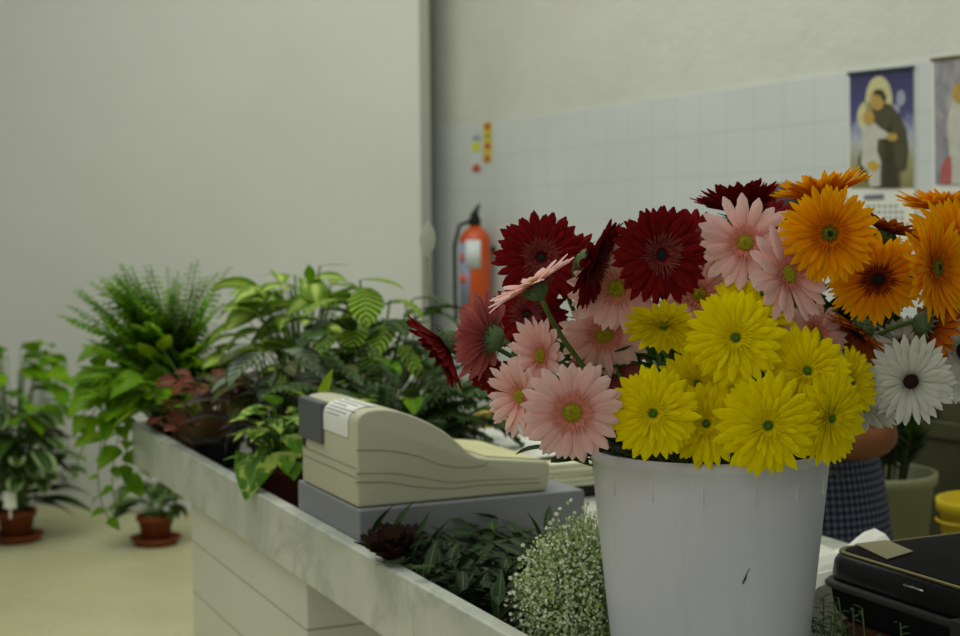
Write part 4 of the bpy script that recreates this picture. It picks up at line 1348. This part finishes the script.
# outlying sprigs
for x, y in ((560, 508), (572, 500), (566, 505), (588, 502), (555, 522), (558, 513), (582, 509), (549, 525), (597, 512), (575, 512), (590, 515), (568, 518), (522, 555), (527, 552), (520, 560), (516, 575), (512, 580), (519, 585), (509, 595), (514, 600), (505, 605), (511, 612), (505, 620), (513, 592), (524, 545), (545, 530), (570, 527), (527, 570), (506, 600), (510, 606), (521, 595), (517, 606), (529, 560), (538, 540)):
    p = at(x + rng.uniform(-2, 2), y + rng.uniform(-2, 2), 1.86 + rng.uniform(-.02, .03))
    floret(blo, p, rng.uniform(.0028, .0038), rng)
    stm.tube([p, p * .6 + gypc * .4 + V3((0, 0, -.004)), gypc], .0006, 3, False)
b_ = blo.build('blossoms', M['gyp'], pl, fix=False, smooth=False); b_['kind'] = 'stuff'
b_ = bud.build('buds', M['gypbud'], pl, fix=False, smooth=False); b_['kind'] = 'stuff'
b_ = stm.build('fine_stems', M['gypstem'], pl, fix=False); b_['kind'] = 'stuff'

# sprig between the bucket and the case
c = L(1.41, 1.150, ZI)
pl = thing('green_sprig', c, 'small green sprig squeezed between the white bucket and black case', 'foliage')
ml, ms = MB(), MB()
rng = random.Random(12)
for k in range(18):
    b = c + UD * rng.uniform(-.10, .07) + VD * rng.uniform(-.014, .016) + UP * .004
    tip = b + V3((rng.uniform(-.01, .012), rng.uniform(-.02, .03), rng.uniform(.04, .095)))
    ms.tube([b, (b + tip) / 2 + V3((.003, 0, .01)), tip], .001, 5, False)
    for i in range(9):
        p = b.lerp(tip, .2 + .8 * i / 8)
        a = rng.uniform(0, 6.28)
        leaf(ml, p, V3((cos(a), sin(a), .5)), .014, .006, .4, 'oval', .2, rows=4, cols=3)
ml.build('foliage', M['ruscus'], pl, fix=False); ms.build('stems', M['stem'], pl, fix=False)

# ------------------------------------------------------------------ black case, board, papers
CU0, CU1, CV0, CV1 = .98, 1.555, 1.216, 1.59
bd = MB(); bd.lbox(CU0 - .02, CU1 - .03, CV0 + .012, CV1, ZI, ZI + .034)
tag(bd.build('wooden_board', M['board'], loc=L(1.25, 1.4, ZI), smooth=False, bevel=.003), 'red-brown wooden board under the black case', 'board')
cs = thing('black_case', L((CU0 + CU1) / 2, (CV0 + CV1) / 2, ZI + .034), 'glossy black case with brass trim lying on the counter, lower right', 'case')


def rrect(u0, u1, v0, v1, z, r, n=6):
    pts = []
    for cu, cv, a0 in ((u1 - r, v1 - r, 0), (u1 - r, v0 + r, pi / 2 * 3), (u0 + r, v0 + r, pi), (u0 + r, v1 - r, pi / 2)):
        pass
    for (cu, cv, a0) in ((u1 - r, v1 - r, 0), (u0 + r, v1 - r, pi / 2), (u0 + r, v0 + r, pi), (u1 - r, v0 + r, 3 * pi / 2)):
        for k in range(n + 1):
            a = a0 + pi / 2 * k / n
            pts.append(L(cu + r * cos(a), cv + r * sin(a), z))
    return pts


def loft(secs):
    m = MB()
    rows = [rrect(*s) for s in secs]
    m.grid(rows, closed=True)
    n = len(rows[0])
    m.face(*range(n)[::-1]); m.face(*[(len(rows) - 1) * n + i for i in range(n)])
    return m


def sec(i, z, r=.035):
    return (CU0 + i, CU1 - i, CV0 + i, CV1 - i, z, r)


ZC = ZI + .034
loft([sec(.018, ZC, .03), sec(.006, ZC + .010), sec(.002, ZC + .025), sec(.0, ZC + .042)]).build('base_shell', M['blackmat'], cs)
loft([sec(-.001, ZC + .042), sec(-.005, ZC + .044), sec(-.006, ZC + .048), sec(-.003, ZC + .052), sec(.0, ZC + .053)]).build('rubber_seal', M['greyrib'], cs)
loft([sec(.002, ZC + .053), sec(.001, ZC + .06), sec(.003, ZC + .078), sec(.008, ZC + .088), sec(.014, ZC + .0905)]).build('lid', M['blackcase'], cs)
loft([sec(.0085, ZC + .0885), sec(.007, ZC + .0895), sec(.008, ZC + .0915), sec(.012, ZC + .092), sec(.0135, ZC + .0905)]).build('trim', M['brass'], cs)
loft([sec(.0125, ZC + .0905, .03), sec(.018, ZC + .0925, .03)]).build('top_panel', M['blackmat'], cs)
mb = MB(); mb.lbox(1.235, 1.30, CV0 - .012, CV0 + .004, ZC + .022, ZC + .058); mb.build('latch', M['greyrib'], cs, smooth=False, bevel=.004)
mb = MB(); mb.tube([L(1.395, CV0 + .0035, ZC + .0755), L(1.36, CV0 + .0035, ZC + .0755)], .0016, 8); mb.build('lid_highlight', M['steel'], cs)  # thin bright rod standing in for a highlight on the lid
# card on the case corner
mb = MB()
z = ZC + .0938
mb.prism([L(1.540, 1.262, z), L(1.45, 1.240, z), L(1.470, 1.300, z), L(1.540, 1.316, z)], (0, 0, .0012))
tag(mb.build('card', M['note'], loc=L(1.46, 1.26, z), smooth=False), 'olive-grey card lying on the corner of the black case', 'paper')
# crumpled paper behind
mb = MB()
rows = []
base = L(1.70, 1.32, ZI)
rng = random.Random(5)
for i in range(15):
    row = []
    for j in range(15):
        u = 1.545 + .30 * i / 14; v = 1.16 + .34 * j / 14
        z = ZI + .035 + .055 * abs(noise.noise(V3((u * 9, v * 9, 1.3)))) + .05 * max(0, sin((u - 1.5) * 9)) * max(0, 1 - (v - 1.14) * 2.2)
        z = max(z, ZI + .003)
        row.append(L(u + .012 * noise.noise(V3((i * .6, j * .6, 0))), v, z))
    rows.append(row)
mb.grid(rows)
tag(mb.build('crumpled_paper', M['paper'], loc=L(1.68, 1.33, ZI), solid=.0008, smooth=False), 'crumpled white paper on the counter behind the black case', 'paper')

# ------------------------------------------------------------------ buckets on the bench
def bucket(c, r0, r1, h, mat, root, wall=.004):
    m = MB()
    m.lathe([(0, 0), (r0, 0), (r1 - .002, h - .03), (r1 + .006, h - .028), (r1 + .008, h - .002), (r1 + .004, h), (r1 - wall, h - .002), (r0 - wall, wall), (0, wall)], c, 48, close=False)
    return m.build('bucket_body', mat, root)


def wfoot(p):
    return p


c = at(872, 470, 3.62); hz = c.z; c.z = .44
pb = thing('flower_bucket', c, 'pale green plastic bucket of dark foliage on the bench behind the seller', 'bucket')
bucket(c, .125, .152, hz - .44, M['palebucket'], pb)
for k, (off, lab) in enumerate((((-.02, 0), 'bunch of dark green foliage standing in the pale green bucket'),)):
    cc = c + V3((off[0], off[1], .06))
    pl = thing('foliage_bunch', cc, lab, 'foliage')
    ml, ms = MB(), MB()
    rng = random.Random(91)
    for q in range(60):
        a = rng.uniform(0, 6.28); rr = rng.uniform(.02, .10)
        b = cc + V3((cos(a) * .06, sin(a) * .06, 0))
        tip = c + V3((cos(a) * rr * 1.25, sin(a) * rr * 1.25, (hz - .44) + rng.uniform(.06, .26)))
        ms.tube([b, b.lerp(tip, .5), tip], .0022, 5, False)
        for i in range(9):
            p = b.lerp(tip, .62 + .38 * i / 8)
            if p.z < hz + .004:
                continue
            a2 = rng.uniform(0, 6.28)
            leaf(ml, p, V3((cos(a2), sin(a2), 1.1)), .075, .02, .5, 'lance', .2, rows=5, cols=3)
    ml.build('foliage', M['darkleaf'], pl, fix=False); ms.build('stems', M['dstem'], pl, fix=False)
sb = at(958, 412, 3.98); zs = sb.z; sb.z = .44
bx_ = thing('added_shade_box', sb, 'dark olive crate on the bench behind the pale green bucket', 'shadebox')  # box added to darken the shaded zone behind the buckets
M['shadebox'] = plain('olive_shade', (78, 78, 54), .7, .2, .1)
mb = MB()
hh = (zs - .44)
for sx_, sy_, ex, ey in ((0, -.19, .26, .006), (0, .19, .26, .006), (-.254, 0, .006, .184), (.254, 0, .006, .184)):
    mb.box(sb + wx * sx_ + wn * sy_ + UP * hh / 2, ex, ey, hh / 2, wx, wn)
mb.box(sb + UP * .006, .25, .184, .006, wx, wn)
mb.build('shade_box_shell', M['shadebox'], bx_, smooth=False)
mb = MB()
for sx_, sy_, ex, ey in ((0, .199, .27, .008), (0, -.199, .27, .008), (-.264, 0, .008, .19), (.264, 0, .008, .19)):
    mb.box(sb + wx * sx_ + wn * sy_ + UP * (hh - .02), ex, ey, .02, wx, wn)
mb.build('shade_box_rim', M['shadebox'], bx_, smooth=False)
c = at(990, 499, 3.30); hz = c.z; c.z = .44
yb = thing('plastic_bucket', c, 'yellow plastic bucket on the bench at the right edge', 'bucket')
bucket(c, .09, .112, hz - .44, M['yellowbucket'], yb)
mb = MB(); mb.tube([c + V3((.118 * cos(a), .118 * sin(a) , hz - .44 - .02 - .03 * sin(a * .5) ** 2)) for a in [2.9 + 3.6 * k / 16 for k in range(17)]], .0035, 6)
mb.build('carry_handle', M['yellowbucket'], yb)

# ------------------------------------------------------------------ the seller behind the bouquet
YP = 3.0
hip = at(795, 520, YP)
pr = thing('person', (hip.x, hip.y, 0), 'person in a blue checked dress standing behind the bouquet, bare elbow showing', 'person')
fw = V3((-.93, -.36, 0)).normalized()      # facing
lf = UP.cross(fw)                           # her left: towards the viewer
if lf.y > 0:
    lf = -lf


def HP(f, l, z):
    return V3((hip.x, hip.y, 0)) + fw * f + lf * l + UP * z


head = at(779, 241, YP)
sh = HP(.13, 0, 1.17)
nodes = []
edges = []
rad = []


def nd_(p, r, par=None):
    nodes.append(V3(p)); rad.append(r)
    if par is not None:
        edges.append((par, len(nodes) - 1))
    return len(nodes) - 1


pel = nd_(HP(0, 0, .80), (.15, .13))
wai = nd_(HP(.005, 0, .92), (.135, .12), pel)
che = nd_(HP(.01, 0, 1.04), (.14, .12), wai)
nek0 = nd_(HP(.012, 0, 1.135), (.085, .075), che)
nek = nd_(HP(.014, 0, 1.195), (.036, .038), nek0)
hd0 = nd_(head - UP * .068 + fw * .022, (.064, .062), nek)
hd1 = nd_(head - UP * .01, (.086, .082), hd0)
hd2 = nd_(head + UP * .06 - fw * .012, (.068, .066), hd1)
nose = nd_(head + fw * .100 - UP * .012, (.011, .013), hd1)
elb = at(884, 442, YP - .20)
for sg in (1, -1):
    s_ = nd_(HP(.005, sg * .15, 1.11), (.052, .052), che)
    if sg == 1:
        e = nd_(elb, (.044, .046), s_)
        w0 = at(838, 443, YP - .23); w1 = at(800, 450, YP - .24)
    else:
        e = nd_(HP(-.06, -.2, .98), (.042, .042), s_)
        w0 = HP(.06, -.2, .98); w1 = HP(.17, -.17, .985)
    m_ = nd_(w0, (.036, .038), e)
    w = nd_(w1, (.026, .028), m_)
    fd = (w1 - w0).normalized()
    pm = nd_(w1 + fd * .05, (.034, .018), w)
    for k in range(4):
        o_ = lf * 0 + UP * (.024 - .016 * k)
        a1 = nd_(w1 + fd * .09 + o_, (.009, .009), pm)
        a2 = nd_(w1 + fd * (.118 - .004 * abs(k - 1)) + o_ - lf * .012 * sg, (.008, .008), a1)
        a3 = nd_(w1 + fd * (.132 - .006 * abs(k - 1)) + o_ - lf * .032 * sg, (.007, .007), a2)
    th = nd_(w1 + fd * .045 + UP * .035 - lf * .02 * sg, (.011, .011), pm)
    th2 = nd_(w1 + fd * .07 + UP * .045 - lf * .035 * sg, (.009, .009), th)
for sg in (1, -1):
    h_ = nd_(HP(-.01, sg * .085, .72), (.095, .095), pel)
    k_ = nd_(HP(.0, sg * .085, .41), (.06, .06), h_)
    cf = nd_(HP(-.02, sg * .085, .27), (.055, .058), k_)
    an = nd_(HP(-.02, sg * .085, .08), (.036, .036), cf)
    hl = nd_(HP(.03, sg * .088, .045), (.042, .036), an)
    to = nd_(HP(.14, sg * .095, .03), (.038, .024), hl)
me = bpy.data.meshes.new('body')
me.from_pydata([tuple(p - pr.location) for p in nodes], edges, [])
bo = bpy.data.objects.new('body', me); COL.objects.link(bo); bo.parent = pr
me.materials.append(M['skin'])
sk = bo.modifiers.new('skin', 'SKIN'); sk.use_smooth_shade = True
for i, r in enumerate(rad):
    me.skin_vertices[0].data[i].radius = r
me.skin_vertices[0].data[pel].use_root = True
md = bo.modifiers.new('sub', 'SUBSURF'); md.levels = 1; md.render_levels = 2
# dress
mb = MB()
rows, uvs = [], []
prof = [(-.005, .36, .235, .25), (-.005, .5, .215, .23), (0, .65, .20, .215), (0, .80, .185, .20), (.005, .88, .168, .185), (.008, .95, .158, .175), (.01, 1.02, .162, .18), (.01, 1.08, .15, .188), (.01, 1.12, .125, .175), (.012, 1.15, .095, .13), (.014, 1.165, .075, .088)]
NS = 48
for i, (f, z, a, b) in enumerate(prof):
    row, uvr = [], []
    for k in range(NS + 1):
        th = 2 * pi * k / NS
        wob = 1 + (.03 * sin(th * 9) * (1 if z < .75 else 0) * (.8 - z if z < .8 else 0) * 2)
        row.append(HP(f, 0, z) + fw * (a * cos(th) * wob) + lf * (b * sin(th) * wob))
        uvr.append((k / NS, z))
    rows.append(row); uvs.append(uvr)
mb.grid(rows, uvs)
ds = mb.build('dress', M['check'], pr, fix=False, sub=1)
for sg in (1, -1):
    s0 = HP(.005, sg * .095, 1.10)
    e0 = elb if sg == 1 else HP(-.06, -.2, .98)
    s1 = HP(.005, sg * .155, 1.11).lerp(e0, .5)
    mb = MB(); mb.tube([s0, s0.lerp(s1, .4) + lf * sg * .02, s1], [.066, .076, .066], 20, False); mb.uv = [(a_ * .4, b_ * .16) for a_, b_ in mb.uv]
    mb.build('sleeve', M['check'], pr, fix=False, solid=.002)
# hair, eyes
mb = MB()
rows = []
for i in range(12):
    th = pi * .68 * i / 11
    row = []
    for k in range(28):
        a = 2 * pi * k / 28
        v = V3((sin(th) * cos(a), sin(th) * sin(a), cos(th)))
        front = max(0, v.x)
        k_ = 1.0 - .0 * front
        th2 = th * (1 - .56 * max(0, cos(a)) ** 1.5)
        v = V3((sin(th2) * cos(a), sin(th2) * sin(a), cos(th2)))
        row.append(head + UP * .012 - fw * .012 + (fw * v.x * (.112 if v.x < 0 else .094) + lf * v.y * .098 + UP * v.z * .106) * (1 + .03 * noise.noise(v * 6)))
    rows.append(row)
mb.grid(rows, closed=True)
mb.ball(head - fw * .125 + UP * .01, .045, 16, 10)
mb.build('hair', M['hair'], pr, solid=.004, sub=1)
for sg in (1, -1):
    mb = MB(); mb.ball(head + fw * .0695 + lf * sg * .029 + UP * .010, .0095, 12, 8); ey = mb.build('eye', M['eye'], pr)
    mb = MB(); mb.ball(head + fw * .0766 + lf * sg * .0295 + UP * .010, .0042, 10, 6); mb.build('iris', M['hair'], ey)
    mb = MB(); mb.ball(head + lf * sg * .088 - UP * .01 - fw * .005, .022, 12, 8, (.8, .5, 1.2)); mb.build('ear', M['skin'], pr)
mb = MB(); mb.tube([head + fw * .074 + lf * .018 - UP * .056, head + fw * .084 - UP * .054, head + fw * .074 - lf * .018 - UP * .056], [.003, .006, .003], 8)
mb.build('mouth', M['labelred'], pr)

# ------------------------------------------------------------------ light
w = bpy.data.worlds.new('World'); SC.world = w; w.use_nodes = True
w.node_tree.nodes['Background'].inputs[0].default_value = (.96, 1.0, .96, 1)
w.node_tree.nodes['Background'].inputs[1].default_value = .18


def area(name, loc, tgt, sx, sy, e, col=(1, .98, .88)):
    l = bpy.data.lights.new(name, 'AREA'); l.shape = 'RECTANGLE'; l.size = sx; l.size_y = sy; l.energy = e; l.color = col
    o = bpy.data.objects.new(name, l); COL.objects.link(o); o.location = loc
    o.rotation_euler = (V3(tgt) - V3(loc)).to_track_quat('-Z', 'Y').to_euler()
    return o


area('ceiling_light_rows', (-.6, 4.3, 4.1), (-.6, 4.35, 0), 4.5, 3.0, 98, (.98, 1, .93))
area('skylight', (-1.5, 1.5, 4.2), (-.3, 4.5, .8), 3.0, 2.0, 42, (.98, 1, .93))
area('added_front_fill', (-1.6, -2.4, 2.5), (.2, 2.0, .9), 2.6, 2.2, 34, (.98, 1, .97))  # added fill from behind the camera, brightens bucket and register fronts

# ------------------------------------------------------------------ camera
cd = bpy.data.cameras.new('Camera'); co = bpy.data.objects.new('Camera', cd); COL.objects.link(co)
cd.sensor_width = 36; cd.sensor_fit = 'HORIZONTAL'; cd.lens = 36 * FPX / 960
co.matrix_world = Matrix.Translation(CAM) @ CM.to_4x4()
cd.clip_start = .05
cd.dof.use_dof = True; cd.dof.focus_distance = 1.64; cd.dof.aperture_fstop = 6.3
SC.camera = co
vs = SC.view_settings
vs.view_transform = 'Standard'; vs.look = 'None'; vs.exposure = 0; vs.gamma = 1
